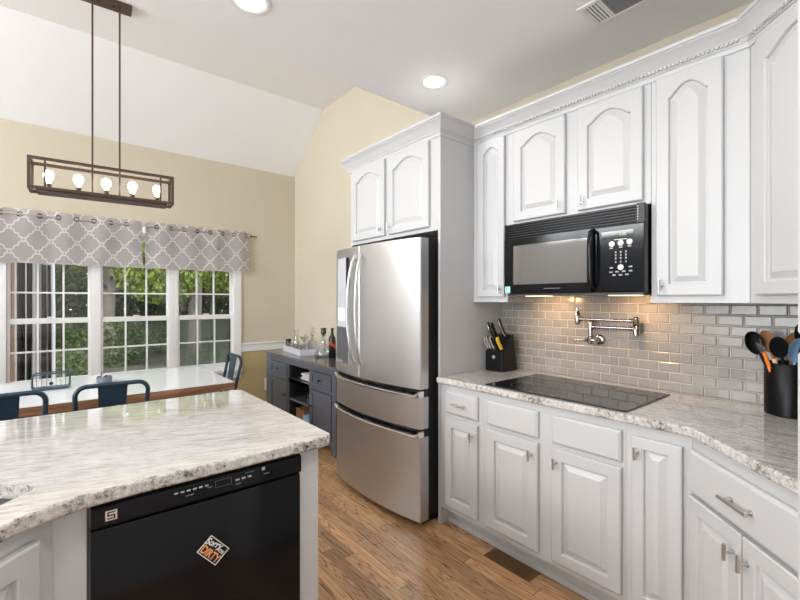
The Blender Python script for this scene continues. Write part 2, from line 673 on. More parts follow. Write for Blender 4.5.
# ------------------------------------------------------------------ room shell
struct('floor', box(B(), XL - T, XW + T, YB - T, YW + T, -0.08, 0.0), M['floor'])
bm = B()
for y0, y1, z1 in ((YB - T, YV, ZK),):
    box(bm, XW, XW + T, y0, y1, 0, ZK + 0.02)
bm2 = [(YV, 0), (YW, 0), (YW, ZE), (YS, ZD), (YV, ZD)]
lo = [bm.verts.new((XW, y, z)) for y, z in bm2]
hi = [bm.verts.new((XW + T, y, z)) for y, z in bm2]
bm.faces.new(lo)
bm.faces.new(hi[::-1])
for i in range(5):
    bm.faces.new((lo[i], lo[(i + 1) % 5], hi[(i + 1) % 5], hi[i]))
struct('wall_right', bm, M['wall'])
struct('wall_back', box(B(), XL, XW, YB - T, YB, 0, ZK), M['wall_far'])
# unseen left wall; two window openings added for the fill lamps
bm = B()
LW = ((-0.25, 2.15, 0.62, 2.45), (2.4, 4.8, 2.55, 3.5))
box(bm, XL - T, XL, YB, YV, 0, 0.62)
box(bm, XL - T, XL, YB, YV, 2.45, ZD)
box(bm, XL - T, XL, YB, -.25, 0.62, 2.45)
box(bm, XL - T, XL, 2.15, YV, 0.62, 2.45)
box(bm, XL - T, XL, YV, YW, 0, 2.55)
box(bm, XL - T, XL, YV, YW, 3.5, ZD)
box(bm, XL - T, XL, YV, 2.4, 2.55, 3.5)
box(bm, XL - T, XL, 4.8, YW, 2.55, 3.5)
struct('wall_left', bm, M['wall_far'])
for i, (y0, y1, z0, z1) in enumerate(LW):
    bm = B()
    box(bm, XL - 0.08, XL + 0.015, y0, y1, z0, z0 + .06)
    box(bm, XL - 0.08, XL + 0.015, y0, y1, z1 - .06, z1)
    for k in range(4):
        yy = y0 + (y1 - y0 - 0.06) * k / 3
        box(bm, XL - 0.08, XL + 0.015, yy, yy + 0.06, z0 + .06, z1 - .06)
    wl = struct('window_%d' % (i + 4), bm, M['trim'])  # added windows framing the fill lamps, never in view
    ob('pane', box(B(), XL - 0.045, XL - 0.041, y0 + 0.03, y1 - 0.03, z0 + .03, z1 - .03), M['glass'], wl)
# window wall: opening -0.335..1.77 by 0.56..2.12 plus more wall left of it
WX0, WX1, WZ0, WZ1 = -0.335, 1.715, 0.575, 2.125
bm = B()
ZR = 0.83                                # chair-rail split
for x0, x1, z0, z1 in ((XL, WX0, ZR, ZE), (WX1, XW, ZR, ZE), (WX0, WX1, WZ1, ZE)):
    box(bm, x0, x1, YW, YW + T, z0, z1)
struct('wall_window', bm, M['wall'])
bm = B()
for x0, x1, z0, z1 in ((XL, WX0, 0, ZR), (WX1, XW, 0, ZR), (WX0, WX1, 0, WZ0)):
    box(bm, x0, x1, YW, YW + T, z0, z1)
struct('wall_window_lower', bm, M['wall_low'])
# ceilings
struct('ceiling_kitchen', box(B(), XL, XW, YB - T, YV, ZK, ZK + 0.1), M['ceiling'])
bm = B()
prof = [(YV, ZK + 0.1), (YV, ZD), (YS, ZD), (YW + T, ZE - (T) * 0.847), (YW + T, ZE + 0.1), (YS, ZD + 0.1), (YV - 0.1, ZD + 0.1), (YV - 0.1, ZK + 0.1)]
a = [bm.verts.new((XL, y, z)) for y, z in prof]
b = [bm.verts.new((XW, y, z)) for y, z in prof]
bm.faces.new(a[::-1])
bm.faces.new(b)
for i in range(len(prof)):
    j = (i + 1) % len(prof)
    bm.faces.new((a[i], a[j], b[j], b[i]))
struct('ceiling_dining', bm, M['ceiling'])
# chair rail on the window wall
bm = B()
for x0, x1 in ((1.80, XW - 0.002), (XL, -0.43)):
    box(bm, x0, x1, YW - 0.014, YW - 0.001, 0.775, 0.885)
    box(bm, x0, x1, YW - 0.026, YW - 0.001, 0.862, 0.885)
struct('trim_1', bm, M['trim'], bevel=0.004)
bm = B()
box(bm, XL, XW, YW - 0.015, YW - 0.001, 0.0, 0.12)
struct('baseboard_window', bm, M['trim'], bevel=0.003)
bm = B()
box(bm, XW - 0.015, XW - 0.001, 2.95, YW - 0.016, 0.0, 0.12)
struct('baseboard_right', bm, M['trim'], bevel=0.003)

# ------------------------------------------------------------------ triple window
bm = B()
box(bm, WX0 - 0.085, WX0 + 0.008, YW - 0.022, YW - 0.001, WZ0 - 0.02, WZ1 + 0.09)      # casings
box(bm, WX1 - 0.008, WX1 + 0.085, YW - 0.022, YW - 0.001, WZ0 - 0.02, WZ1 + 0.09)
box(bm, WX0, WX1, YW - 0.022, YW - 0.001, WZ1 - 0.008, WZ1 + 0.09)
box(bm, WX0 - 0.085, WX1 + 0.085, YW - 0.05, YW - 0.001, WZ0 - 0.035, WZ0 + 0.004)       # stool
box(bm, WX0 - 0.08, WX1 + 0.08, YW - 0.018, YW - 0.001, WZ0 - 0.11, WZ0 - 0.036)       # apron
struct('trim_2', bm, M['trim'], bevel=0.004)
UN = [(-0.335, 0.305), (0.365, 1.03), (1.075, 1.715)]
for i, (x0, x1) in enumerate(((-0.345, 0.315), (0.365, 1.025), (1.075, 1.725))):
    pass
units = [(-0.327, 0.300), (0.378, 1.012), (1.092, 1.707)]
for i, (x0, x1) in enumerate(units):
    # frame with mullion halves
    bm = B()
    l = WX0 + 0.001 if i == 0 else x0 - 0.039
    r = WX1 - 0.001 if i == 2 else x1 + 0.039
    box(bm, l, x0, YW - 0.006, YW + 0.09, WZ0 + 0.005, WZ1 - 0.002)
    box(bm, x1, r, YW - 0.006, YW + 0.09, WZ0 + 0.005, WZ1 - 0.002)
    box(bm, x0, x1, YW - 0.006, YW + 0.09, WZ1 - 0.03, WZ1 - 0.002)
    box(bm, x0, x1, YW - 0.006, YW + 0.09, WZ0 + 0.005, WZ0 + 0.03)
    w = struct('window_%d' % (i + 1), bm, M['trim'])
    w['label'] = ['left double hung window of the dining area, striped curtain behind it',
                  'middle double hung window of the dining area, tree trunks behind it',
                  'right double hung window of the dining area, screened lower sash'][i]
    for part, z0, z1, yy, rows, rail0, rail1 in (('upper_sash', 1.195, WZ1 - 0.03, YW + 0.045, 3, 0.045, 0.04), ('lower_sash', WZ0 + 0.03, 1.245, YW + 0.01, 2, 0.055, 0.052)):
        st = 0.024
        bm = B()
        box(bm, x0 + .001, x0 + st, yy, yy + 0.032, z0, z1)
        box(bm, x1 - st, x1 - .001, yy, yy + 0.032, z0, z1)
        box(bm, x0 + st, x1 - st, yy, yy + 0.032, z0, z0 + rail0)
        box(bm, x0 + st, x1 - st, yy, yy + 0.032, z1 - rail1, z1)
        s = ob(part, bm, M['trim'], w, bevel=0.002)
        gx0, gx1, gz0, gz1 = x0 + st, x1 - st, z0 + rail0, z1 - rail1
        bm = B()
        for k in (1, 2):
            xx = gx0 + (gx1 - gx0) * k / 3
            box(bm, xx - 0.008, xx + 0.008, yy + 0.004, yy + 0.026, gz0, gz1)
        for k in range(1, rows):
            zz = 1.49 + 0.29 * (k - 1) if rows == 3 else gz0 + (gz1 - gz0) * k / rows
            box(bm, gx0, gx1, yy + 0.005, yy + 0.025, zz - 0.008, zz + 0.008)
        ob('muntin_grid', bm, M['trim'], s)
        ob('pane', box(B(), gx0, gx1, yy + 0.013, yy + 0.017, gz0, gz1), M['glass'], s)
        if part == 'lower_sash':
            bm = B()
            xm = (x0 + x1) / 2
            box(bm, xm - 0.03, xm + 0.03, yy - 0.012, yy + 0.03, z1 + 0.001, z1 + 0.014)
            ob('sash_lock', bm, M['trim'], s, bevel=0.004)
    if i == 2:
        bm = B()
        for a0, a1, c0, c1 in ((x0, x0 + .02, .62, 1.24), (x1 - .02, x1, .62, 1.24), (x0, x1, .62, .64), (x0, x1, 1.20, 1.22)):
            box(bm, a0, a1, YW + 0.080, YW + 0.092, c0, c1)
        sf = ob('screen_frame', bm, M['screen_frame'], w)
        ob('insect_screen', box(B(), x0 + .02, x1 - .02, YW + 0.085, YW + 0.0853, 0.64, 1.20), M['screen'], w)

# ------------------------------------------------------------------ doors, handles


def panel_door(m, x0, z0, w, h, t=0.021, arch=0.0, stile=0.052, y0=-0.002):
    """raised-panel door in a local frame (front = -y); arch = rise of the cathedral top"""
    bm = B()
    nt = 28 if arch else 2
    us = [k / nt for k in range(nt + 1)]

    def prof(u):
        s = abs(2 * u - 1)
        if s > 0.93:
            return 0.0
        q = s / 0.93
        return arch * (1 - q * q) ** 1.25

    def ring(y, ix, iz, arched):
        l, r, bz, tz = x0 + ix, x0 + w - ix, z0 + iz, z0 + h - iz
        pts = [(l, y, bz), (r, y, bz)]
        for u in reversed(us):
            x = l + (r - l) * u
            z = tz - (arch - prof(u) if (arched and arch) else 0.0)
            pts.append((x, y, z))
        return pts
    s = stile
    rings = [ring(y0, 0, 0, False), ring(y0 - t + 0.004, 0, 0, False), ring(y0 - t, 0.005, 0.005, False),
             ring(y0 - t, s, s, True), ring(y0 - t + 0.003, s + 0.003, s + 0.003, True), ring(y0 - t + 0.0135, s + 0.005, s + 0.005, True),
             ring(y0 - t + 0.0135, s + 0.011, s + 0.011, True),
             ring(y0 - t + 0.002, s + 0.036, s + 0.036, True)]
    loft(bm, rings)
    return xf(bm, m)


def drawer_front(m, x0, z0, w, h, t=0.02, y0=-0.002):
    bm = B()

    def ring(y, i):
        return [(x0 + i, y, z0 + i), (x0 + w - i, y, z0 + i), (x0 + w - i, y, z0 + h - i), (x0 + i, y, z0 + h - i)]
    loft(bm, [ring(y0, 0), ring(y0 - t + 0.008, 0), ring(y0 - t + 0.0025, 0.006), ring(y0 - t, 0.010)])
    return xf(bm, m)


def tbar(m, x, z, y=-0.023, l=0.052, horizontal=False):
    bm = B()
    if horizontal:
        for dx in (-l * 0.33, l * 0.33):
            lathe(bm, [(0.0045, -0.0), (0.0045, -0.030)], (x + dx, y, z), 10, 'Y')
            lathe(bm, [(0.008, -0.0), (0.008, -0.003)], (x + dx, y, z), 12, 'Y')
        tube(bm, [(x - l / 2, y - 0.030, z), (x + l / 2, y - 0.030, z)], 0.006, 12)
    else:
        lathe(bm, [(0.005, 0.0), (0.005, -0.028)], (x, y, z), 10, 'Y')
        lathe(bm, [(0.008, 0.0), (0.008, -0.003)], (x, y, z), 12, 'Y')
        tube(bm, [(x, y - 0.030, z - l / 2), (x, y - 0.030, z + l / 2)], 0.006, 12)
    return xf(bm, m)


def add_door(root, m, x0, z0, w, h, arch=0.0, knob=None, stile=0.052):
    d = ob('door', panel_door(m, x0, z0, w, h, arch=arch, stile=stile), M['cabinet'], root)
    if knob:
        ob('handle', tbar(m, knob[0], knob[1]), M['nickel'], d, smooth=40)
    return d


def add_drawer(root, m, x0, z0, w, h, pull=None, name='drawer'):
    d = ob(name, drawer_front(m, x0, z0, w, h), M['cabinet'], root, smooth=30)
    if pull:
        ob('handle', tbar(m, x0 + w / 2, z0 + h / 2, y=-0.0225, l=pull, horizontal=True), M['nickel'], d, smooth=40)
    return d


RZ = -PI / 2


def base_cabinet(y_hi, width, label, parts, left_end=False):
    m = frame((XC, y_hi, 0), RZ)
    root = thing('base_cabinet', (XC + 0.3, y_hi - width / 2, 0), label, 'cabinet', 'base cabinets along the right wall')
    bm = B()
    box(bm, 0.0005, width - 0.0005, 0, XW - XC - 0.003, 0.113, 0.896)
    ob('body', xf(bm, m), M['cabinet'], root)
    bm = B()
    box(bm, 0.0005, width - 0.0005, 0.075, 0.4, 0.0, 0.1125)
    box(bm, 0.0005, width - 0.0005, 0.062, 0.0748, 0.0, 0.028)
    ob('toe_kick', xf(bm, m), M['cabinet'], root)
    parts(root, m)
    return root


def pA(root, m):
    add_drawer(root, m, .056, .722, .255, .136, .10)
    add_door(root, m, .056, .150, .255, .545, knob=(.283, .628))


def pB(root, m):
    add_drawer(root, m, .035, .722, .323, .136, name='false_drawer_front')
    add_drawer(root, m, .435, .722, .325, .136, name='false_drawer_front')
    add_door(root, m, .035, .150, .323, .548, knob=(.325, .635))
    add_door(root, m, .435, .150, .325, .548, knob=(.462, .635))


def pC(root, m):
    add_door(root, m, .026, .150, .184, .70, knob=(.050, .787), stile=0.045)


base_cabinet(1.889, .344, 'narrow white base cabinet with one drawer beside the refrigerator', pA)
base_cabinet(1.545, .777, 'wide white two door base cabinet under the black cooktop', pB)
base_cabinet(.768, .240, 'slim white single door base cabinet without a drawer, right of the cooktop', pC)
# diagonal corner base
root = thing('corner_base_cabinet', (2.0, 0.1, 0), 'white diagonal corner base cabinet with wide drawer and two doors', 'cabinet')
ob('body', prism(B(), [(1.897, .5275), (1.48, .1105), (1.48, YB + .003), (XW - .003, YB + .003), (XW - .003, .5275)], .113, .896), M['cabinet'], root)
ob('toe_kick', prism(B(), [(1.972, .5275), (1.552, .1075), (1.552, YB + .003), (XW - .003, YB + .003), (XW - .003, .5275)], 0, .1125), M['cabinet'], root)
m = frame((1.897, .528, 0), -3 * PI / 4)
add_drawer(root, m, .012, .690, .566, .160, .13)
add_door(root, m, .012, .150, .278, .528, knob=(.262, .605))
add_door(root, m, .298, .150, .278, .528, knob=(.326, .605))

# upper cabinets
ZU, ZT = 1.406, 2.50


def upper_cabinet(y_hi, width, z0, label, parts):
    m = frame((XU, y_hi, 0), RZ)
    root = thing('wall_cabinet', (XU + 0.15, y_hi - width / 2, z0), label, 'cabinet', 'wall cabinets along the right wall')
    bm = B()
    box(bm, 0.0005, width - 0.0005, 0, XW - XU - 0.003, z0, ZT)
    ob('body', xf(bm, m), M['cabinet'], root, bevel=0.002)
    parts(root, m)
    return root


upper_cabinet(1.8895, .2795, ZU, 'narrow tall white wall cabinet left of the microwave',
              lambda r, m: add_door(r, m, .052, 1.440, .212, 1.020, .034, (.240, 1.487), .045))


def pU(r, m):
    add_door(r, m, .055, 1.905, .338, .550, .052, (.362, 1.950))
    add_door(r, m, .467, 1.905, .326, .550, .052, (.495, 1.950))


upper_cabinet(1.61, .825, 1.884, 'short white two door wall cabinet above the microwave', pU)
upper_cabinet(.785, .371, ZU, 'tall white wall cabinet right of the microwave with one arched door',
              lambda r, m: add_door(r, m, .026, 1.440, .258, 1.020, .052, (.050, 1.487)))
root = thing('corner_wall_cabinet', (2.2, 0.0, ZU), 'white diagonal corner wall cabinet above the utensil crock', 'cabinet')
ob('body', prism(B(), [(XU, .4135), (1.591, -.21), (1.591, YB + .003), (XW - .003, YB + .003), (XW - .003, .4135)], ZU, ZT), M['cabinet'], root, bevel=0.002)
m = frame((XU, .4135, 0), -3 * PI / 4)
add_door(root, m, .055, 1.440, .40, 1.020, .052, (.42, 1.487), .05)
add_door(root, m, .460, 1.440, .40, 1.020, .052, (.49, 1.487), .05)

# refrigerator enclosure
root = thing('refrigerator_cabinet', (2.2, 2.41, 0), 'white cabinet enclosure above and around the stainless refrigerator', 'cabinet')
ob('body', box(B(), XC, XW - .003, 1.912, 2.909, 1.868, ZT), M['cabinet'], root)
ob('side_panel', box(B(), XC, XW - .003, 1.891, 1.9115, 0, ZT), M['cabinet'], root)
ob('side_panel', box(B(), XC, XW - .003, 2.9095, 2.93, 0, ZT), M['cabinet'], root)
m = frame((XC, 2.93, 0), RZ)
add_door(root, m, .048, 1.895, .428, .563, .052, (.445, 1.945))
add_door(root, m, .524, 1.895, .424, .563, .052, (.553, 1.945))

# tall pantry panel at the right edge of the view
root = thing('pantry_cabinet', (1.2, -0.15, 0), 'tall white cabinet end at the far right, nearest to the viewer', 'cabinet')
ob('body', box(B(), 1.0, 1.46, YB + .003, .100, .10, 2.50), M['cabinet'], root, bevel=0.003)
ob('toe_kick', box(B(), 1.0, 1.46, YB + .003, .04, 0, .0995), M['cabinet'], root)
m = frame((1.46, .100, 0), PI)
add_door(root, m, .003, .13, .454, 1.20, knob=(.04, 1.2))
add_door(root, m, .003, 1.36, .454, 1.10, .085, knob=(.04, 1.42))

# crown moulding swept over all the tall cabinets
path = [(XW - .003, 2.9305), (XC, 2.9305), (XC, 1.8905), (XU, 1.8905), (XU, .4138), (1.591, -.2102), (1.591, -.40)]


def sweep(bm, path, prof):
    n = len(path)
    dirs = [(Vector(path[i + 1]) - Vector(path[i])).normalized() for i in range(n - 1)]
    nor = [Vector((d.y, -d.x)) for d in dirs]
    rings = []
    for i in range(n):
        if i == 0:
            mv = nor[0]
        elif i == n - 1:
            mv = nor[-1]
        else:
            s = nor[i - 1] + nor[i]
            mv = s / (1 + nor[i - 1].dot(nor[i]))
        rings.append([(path[i][0] + mv.x * o, path[i][1] + mv.y * o, z) for o, z in prof])
    return loft(bm, rings)


cr = thing('crown_molding', (2.2, 1.4, 2.44), 'white crown molding running along the tops of the wall cabinets', 'molding')
prof = [(0.0005, 2.462), (.006, 2.462), (.010, 2.470), (.010, 2.484), (.0155, 2.484), (.0155, 2.489), (.019, 2.491), (.019, 2.503), (.024, 2.503), (.026, 2.508), (.031, 2.514),
        (.040, 2.528), (.052, 2.541), (.062, 2.549), (.062, 2.555), (.068, 2.556), (.070, 2.560), (.070, 2.572), (.0005, 2.572)]
ob('molding', sweep(B(), path, prof), M['cabinet'], cr, smooth=35)
bm = B()
for (a, b) in zip(path[3:5], path[4:6]):
    a, b = Vector(a), Vector(b)
    d = (b - a).normalized()
    nn = Vector((d.y, -d.x))
    L = (b - a).length
    k = 0.03
    while k < L - 0.03:
        p = a + d * k
        q = [(p + d * s + nn * o) for s, o in ((0, .0195), (.009, .0195), (.009, .0285), (0, .0285))]
        prism(bm, [(v.x, v.y) for v in q], 2.4915, 2.5025)
        k += .0165
ob('dentil_row', bm, M['cabinet'], cr)

# ------------------------------------------------------------------ countertops


def offset_poly(pts, d):
    n = len(pts)
    out = []
    for i in range(n):
        p0, p1, p2 = Vector(pts[i - 1]), Vector(pts[i]), Vector(pts[(i + 1) % n])
        d1, d2 = (p1 - p0).normalized(), (p2 - p1).normalized()
        n1, n2 = Vector((-d1.y, d1.x)), Vector((-d2.y, d2.x))
        s = n1 + n2
        out.append(p1 + s * (d / max(0.3, 1 + n1.dot(n2))))
    return [(v.x, v.y) for v in out]


def slab(bm, outline, ztop, th, hole=None, r=0.008):
    """polished slab (CCW outline) with eased edges; face material 0 = top, 1 = edge"""
    steps = []
    for k in range(5):
        a = PI / 2 * k / 4
        steps.append((r * (1 - math.sin(a)), ztop - r * (1 - math.cos(a))))
    steps.append((0.0, ztop - th + r))
    steps.append((r * .4, ztop - th + r * .3))
    steps.append((r, ztop - th))
    rings = []
    for o, z in steps:
        rings.append([bm.verts.new((x, y, z)) for x, y in offset_poly(outline, o)])
    n = len(outline)
    for a, b in zip(rings, rings[1:]):
        for i in range(n):
            f = bm.faces.new((a[i], b[i], b[(i + 1) % n], a[(i + 1) % n]))
            f.material_index = 1
    for ring, z in ((rings[0], ztop), (rings[-1], ztop - th)):
        loops = [[Vector(v.co) for v in ring]]
        vs = list(ring)
        if hole:
            hv = [bm.verts.new((x, y, z)) for x, y in hole]
            loops.append([Vector(v.co) for v in hv])
            vs += hv
            ring_h = hv
            if z == ztop:
                top_h = hv
            else:
                for i in range(len(hole)):
                    f = bm.faces.new((top_h[i], top_h[(i + 1) % len(hole)], hv[(i + 1) % len(hole)], hv[i]))
                    f.material_index = 1
        for t in geometry.tessellate_polygon(loops):
            try:
                bm.faces.new([vs[i] for i in t])
            except ValueError:
                pass
    return bm


XN = 1.862
outl = [(XN, 1.8895), (XN, .545), (1.866, .522), (1.882, .494), (1.452, .070), (1.452, .065), (1.476, .065), (1.476, YB + .004), (XW - .004, YB + .004), (XW - .004, 1.8895)]
outl = [(XN, 1.8895), (XN, .56), (1.858, .535), (1.846, .512), (1.477, .143), (1.477, YB + .004), (XW - .004, YB + .004), (XW - .004, 1.8895)]
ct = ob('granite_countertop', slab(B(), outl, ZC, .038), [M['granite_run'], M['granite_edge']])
tag(ct, 'speckled grey granite countertop along the tiled right wall', 'countertop')

# backsplash: bevelled running-bond tiles on a grout bed
bs = thing('tile_backsplash', (XW, .8, ZC), 'glossy greige subway tile backsplash behind the cooktop', 'backsplash')
ob('grout_bed', box(B(), XW - .0032, XW - .0004, YB + .004, 1.889, ZC + .001, 1.4405), M['grout'], bs)
bm = B()
tw, thh, g = .1035, .0512, .0038
for r_ in range(10):
    z0 = ZC + .0025 + r_ * thh
    z1 = min(z0 + thh - g, 1.440)
    if z1 - z0 < 0.01:
        continue
    y = 1.888 + (tw / 2 if r_ % 2 else 0)
    while y > YB + 0.01:
        y1 = min(y, 1.888)
        y0 = max(y - tw + g, YB + .006)
        if y1 - y0 > .012:
            e = .0045
            X0 = XW - .0033
            rg = [[(X0 - o, y0 + i, z0 + i), (X0 - o, y1 - i, z0 + i), (X0 - o, y1 - i, z1 - i), (X0 - o, y0 + i, z1 - i)]
                  for o, i in ((0, 0), (.0012, .0003), (.0038, e))]
            loft(bm, rg, cap0=False)
        y -= tw
ob('tile_field', bm, M['tile'], bs)

# ------------------------------------------------------------------ cooktop
ck = thing('cooktop', (2.15, 1.15, ZC), 'black glass electric cooktop set into the granite counter', 'cooktop')
ob('glass_top', box(B(), 1.893, 2.415, .768, 1.530, ZC + .0006, ZC + .0066), M['black_gloss'], ck, bevel=0.002)
for cx, cy, rr in ((2.04, 1.35, .09), (2.28, 1.35, .075), (2.04, .98, .075), (2.28, .98, .10)):
    ob('burner_ring', lathe(B(), [(rr, 0), (rr, .0003), (rr - .0018, .0003), (rr - .0018, 0)], (cx, cy, ZC + .0067), 48, caps=False), M['dim_print'], ck)
for k in range(5):
    ob('touch_control', lathe(B(), [(.006, 0), (.006, .0003)], (1.925, 1.02 + k * .06, ZC + .0067), 16), M['dim_print'], ck)

# ------------------------------------------------------------------ microwave
MX = 2.14
mw = thing('microwave', (2.3, 1.19, 1.447), 'black over the range microwave mounted above the cooktop', 'microwave')
Y0, Y1 = .7875, 1.577
bm = B()
box(bm, MX + .022, XW - .004, Y0 + .004, Y1 - .004, 1.458, 1.882)
ob('body', bm, M['black_enamel'], mw, bevel=0.004)
ob('underside', box(B(), MX + .012, XW - .02, Y0 + .01, Y1 - .01, 1.445, 1.4575), M['dark_grey'], mw)
M['task'] = emissive('task_light_lens', (1.0, .72, .42), 3.0)
for yy in (1.43, .93):
    ob('task_light_lens', box(B(), 2.24, 2.32, yy - .07, yy + .07, 1.4425, 1.4449), M['task'], mw)
# vent grille with slats
bm = B()
box(bm, MX + .016, MX + .021, Y0 + .004, Y1, 1.79, 1.878)
ob('grille_back', bm, M['black'], mw)
bm = B()
for k in range(6):
    z = 1.796 + k * .0140
    rg = []
    for yy in (Y0 + .035, Y1 - .004):
        rg.append([(MX, yy, z), (MX, yy, z + .0045), (MX + .014, yy, z + .0085), (MX + .014, yy, z + .004)])
    loft(bm, rg)
box(bm, MX - .002, MX + .015, Y0, Y0 + .034, 1.788, 1.880)
box(bm, MX, MX + .015, Y1 - .0035, Y1, 1.788, 1.880)
ob('vent_grille', bm, M['black'], mw)
bm = B()
for k in range(6):
    box(bm, MX - .0028, MX - .0021, Y0 + .026, Y0 + .031, 1.80 + k * .0125, 1.808 + k * .0125)
ob('grille_mark', bm, M['grey_print'], mw)
# door with window
DY = 1.040
bm = B()
box(bm, MX - .004, MX + .021, DY, Y1, 1.745, 1.786)
box(bm, MX - .004, MX + .021, DY, Y1, 1.460, 1.512)
box(bm, MX - .004, MX + .021, 1.518, Y1, 1.512, 1.745)
box(bm, MX - .004, MX + .021, DY, 1.062, 1.512, 1.745)
dr = ob('door', bm, M['black_enamel'], mw)
nwin = NT('microwave_window')
nwin.set(color=(.10, .10, .10), rough=.05, metal=.0, coat=1.0, coat_rough=.02, ior=2.6)
ob('window', box(B(), MX, MX + .004, 1.0622, 1.5178, 1.5122, 1.7448), nwin.m, dr)
bm = B()
tube(bm, [(MX - .005, DY - .014, 1.772), (MX - .030, DY - .014, 1.765), (MX - .040, DY - .014, 1.70), (MX - .043, DY - .014, 1.63), (MX - .040, DY - .014, 1.56), (MX - .030, DY - .014, 1.497), (MX - .005, DY - .014, 1.490)], .015, 10)
ob('handle', bm, M['black_enamel'], dr, smooth=50)
bm = B()
for z in (1.725, 1.705):
    lathe(bm, [(.004, 0), (.004, -.003)], (MX - .052, DY - .012, z), 10, 'X')
bm.free()
bm = text_bm('SENSOR', .011, Matrix.Translation((MX - .0046, 1.26, 1.486)) @ Matrix.Rotation(-PI / 2, 4, 'Z') @ Matrix.Rotation(PI / 2, 4, 'X'))
bm.free()
bm = B()
box(bm, MX - .0046, MX - .0041, 1.21, 1.31, 1.4845, 1.4865)
ob('badge_line', bm, M['grey_print'], dr)
# control panel
PY1 = 1.012
bm = B()
box(bm, MX - .003, MX + .021, Y0, PY1, 1.460, 1.786)
cp = ob('control_panel', bm, M['black_enamel'], mw, bevel=0.003)
ob('display', box(B(), MX - .0045, MX - .0031, .835, .985, 1.722, 1.760), M['black_gloss'], cp)
bm = text_bm('4:05', .020, Matrix.Translation((MX - .0048, .885, 1.741)) @ Matrix.Rotation(-PI / 2, 4, 'Z') @ Matrix.Rotation(PI / 2, 4, 'X'), depth=.0002)
ob('clock_digits', bm, M['display'], cp)
bm = B()
box(bm, MX - .0039, MX - .0031, .865, .925, 1.7155, 1.7185)
ob('panel_heading', bm, M['white_print'], cp)
for yy, zz in ((.935, 1.697), (.893, 1.699), (.852, 1.701), (.893, 1.580)):
    ob('round_button', lathe(B(), [(.0135, -.0031), (.0135, -.006), (.011, -.0072)], (MX, yy, zz), 20, 'X'), M['white_print'], cp)
for r_, zz in enumerate((1.655, 1.640, 1.625, 1.607)):
    for k, yy in enumerate((.917, .893, .869)):
        s = .0035 if r_ < 3 else .0028
        ob('number_key', box(B(), MX - .0036, MX - .0031, yy - s, yy + s, zz - .0045, zz + .0045), M['grey_print'], cp)
for yy, zz in ((.938, 1.677), (.893, 1.679), (.852, 1.681), (.938, 1.579), (.848, 1.581), (.940, 1.558), (.911, 1.559), (.880, 1.560), (.848, 1.561), (.925, 1.543), (.894, 1.543), (.865, 1.544)):
    ob('function_key', box(B(), MX - .0036, MX - .0031, yy - .008, yy + .008, zz - .0035, zz + .0035), M['grey_print'], cp)
ob('energy_sticker', box(B(), MX - .0046, MX - .0041, 1.535, 1.573, 1.462, 1.502), M['sticker'], dr)
for yy, px in ((1.43, 14), (.93, 14)):
    lamp('task_light', 'SPOT', (2.30, yy, 1.44), 6.0, (1.0, .58, .26), target=(2.62, yy - .02, 1.15), spot_size=2.3, spot_blend=.9, shadow_soft_size=.03)

# ------------------------------------------------------------------ pot filler
pf = thing('pot_filler', (2.45, 1.19, 1.17), 'polished nickel folding pot filler faucet on the tile wall', 'faucet')
PX = 2.452
W0 = XW - .0073
bm = B()
lathe(bm, [(.032, W0), (.032, W0 - .006), (.026, W0 - .012), (.016, W0 - .014), (.016, PX - .012)], (0, 1.168, 1.183), 24, 'X')
ob('wall_flange', bm, M['chrome'], pf, smooth=40)
bm = B()
lathe(bm, [(.015, -.022), (.0165, -.018), (.0165, .02), (.0125, .024), (.0125, .062), (.015, .064), (.015, .105), (.011, .112)], (PX, 1.196, 1.183), 18)
tube(bm, [(PX, 1.168, 1.183), (PX, 1.196, 1.183)], .014, 14)
ob('valve_post', bm, M['chrome'], pf, smooth=40)
bm = B()
tube(bm, [(PX, 1.21, 1.183), (PX, 1.232, 1.181)], .011, 12, rad=[.013, .009])
tube(bm, [(PX, 1.232, 1.181), (PX - .004, 1.292, 1.181)], .006, 12, rad=[.0055, .0075])
ob('lever', bm, M['chrome'], pf, smooth=40)
bm = B()
tube(bm, [(PX, 1.196, 1.262), (PX, .958, 1.262)], .0085, 14)
for yy in (1.178, .975):
    lathe(bm, [(.012, -.008), (.012, .008)], (PX, yy, 1.262), 14, 'Y')
ob('lower_arm', bm, M['chrome'], pf, smooth=40)
bm = B()
lathe(bm, [(.010, 1.222), (.0165, 1.228), (.0165, 1.272), (.014, 1.275), (.0165, 1.278), (.0165, 1.322), (.010, 1.328)], (PX, .944, 0), 18)
ob('elbow_joint', bm, M['chrome'], pf, smooth=40)
bm = B()
tube(bm, [(PX, .956, 1.304), (PX - .004, 1.262, 1.306)], .0085, 14)
for yy in (.972, 1.248):
    lathe(bm, [(.012, -.008), (.012, .008)], (PX - .002, yy, 1.305), 14, 'Y')
ob('upper_arm', bm, M['chrome'], pf, smooth=40)
bm = B()
lathe(bm, [(.010, 1.272), (.0145, 1.276), (.016, 1.282), (.016, 1.336), (.012, 1.342), (.010, 1.352), (.006, 1.355), (.006, 1.365)], (PX - .004, 1.274, 0), 18)
sp = ob('spout', bm, M['chrome'], pf, smooth=40)
bm = B()
for a in (0.3, 0.3 + PI / 2):
    dx, dy = math.cos(a) * .022, math.sin(a) * .022
    tube(bm, [(PX - .004 - dx, 1.274 - dy, 1.367), (PX - .004 + dx, 1.274 + dy, 1.367)], .0045, 10)
ob('cross_handle', bm, M['chrome'], sp, smooth=40)

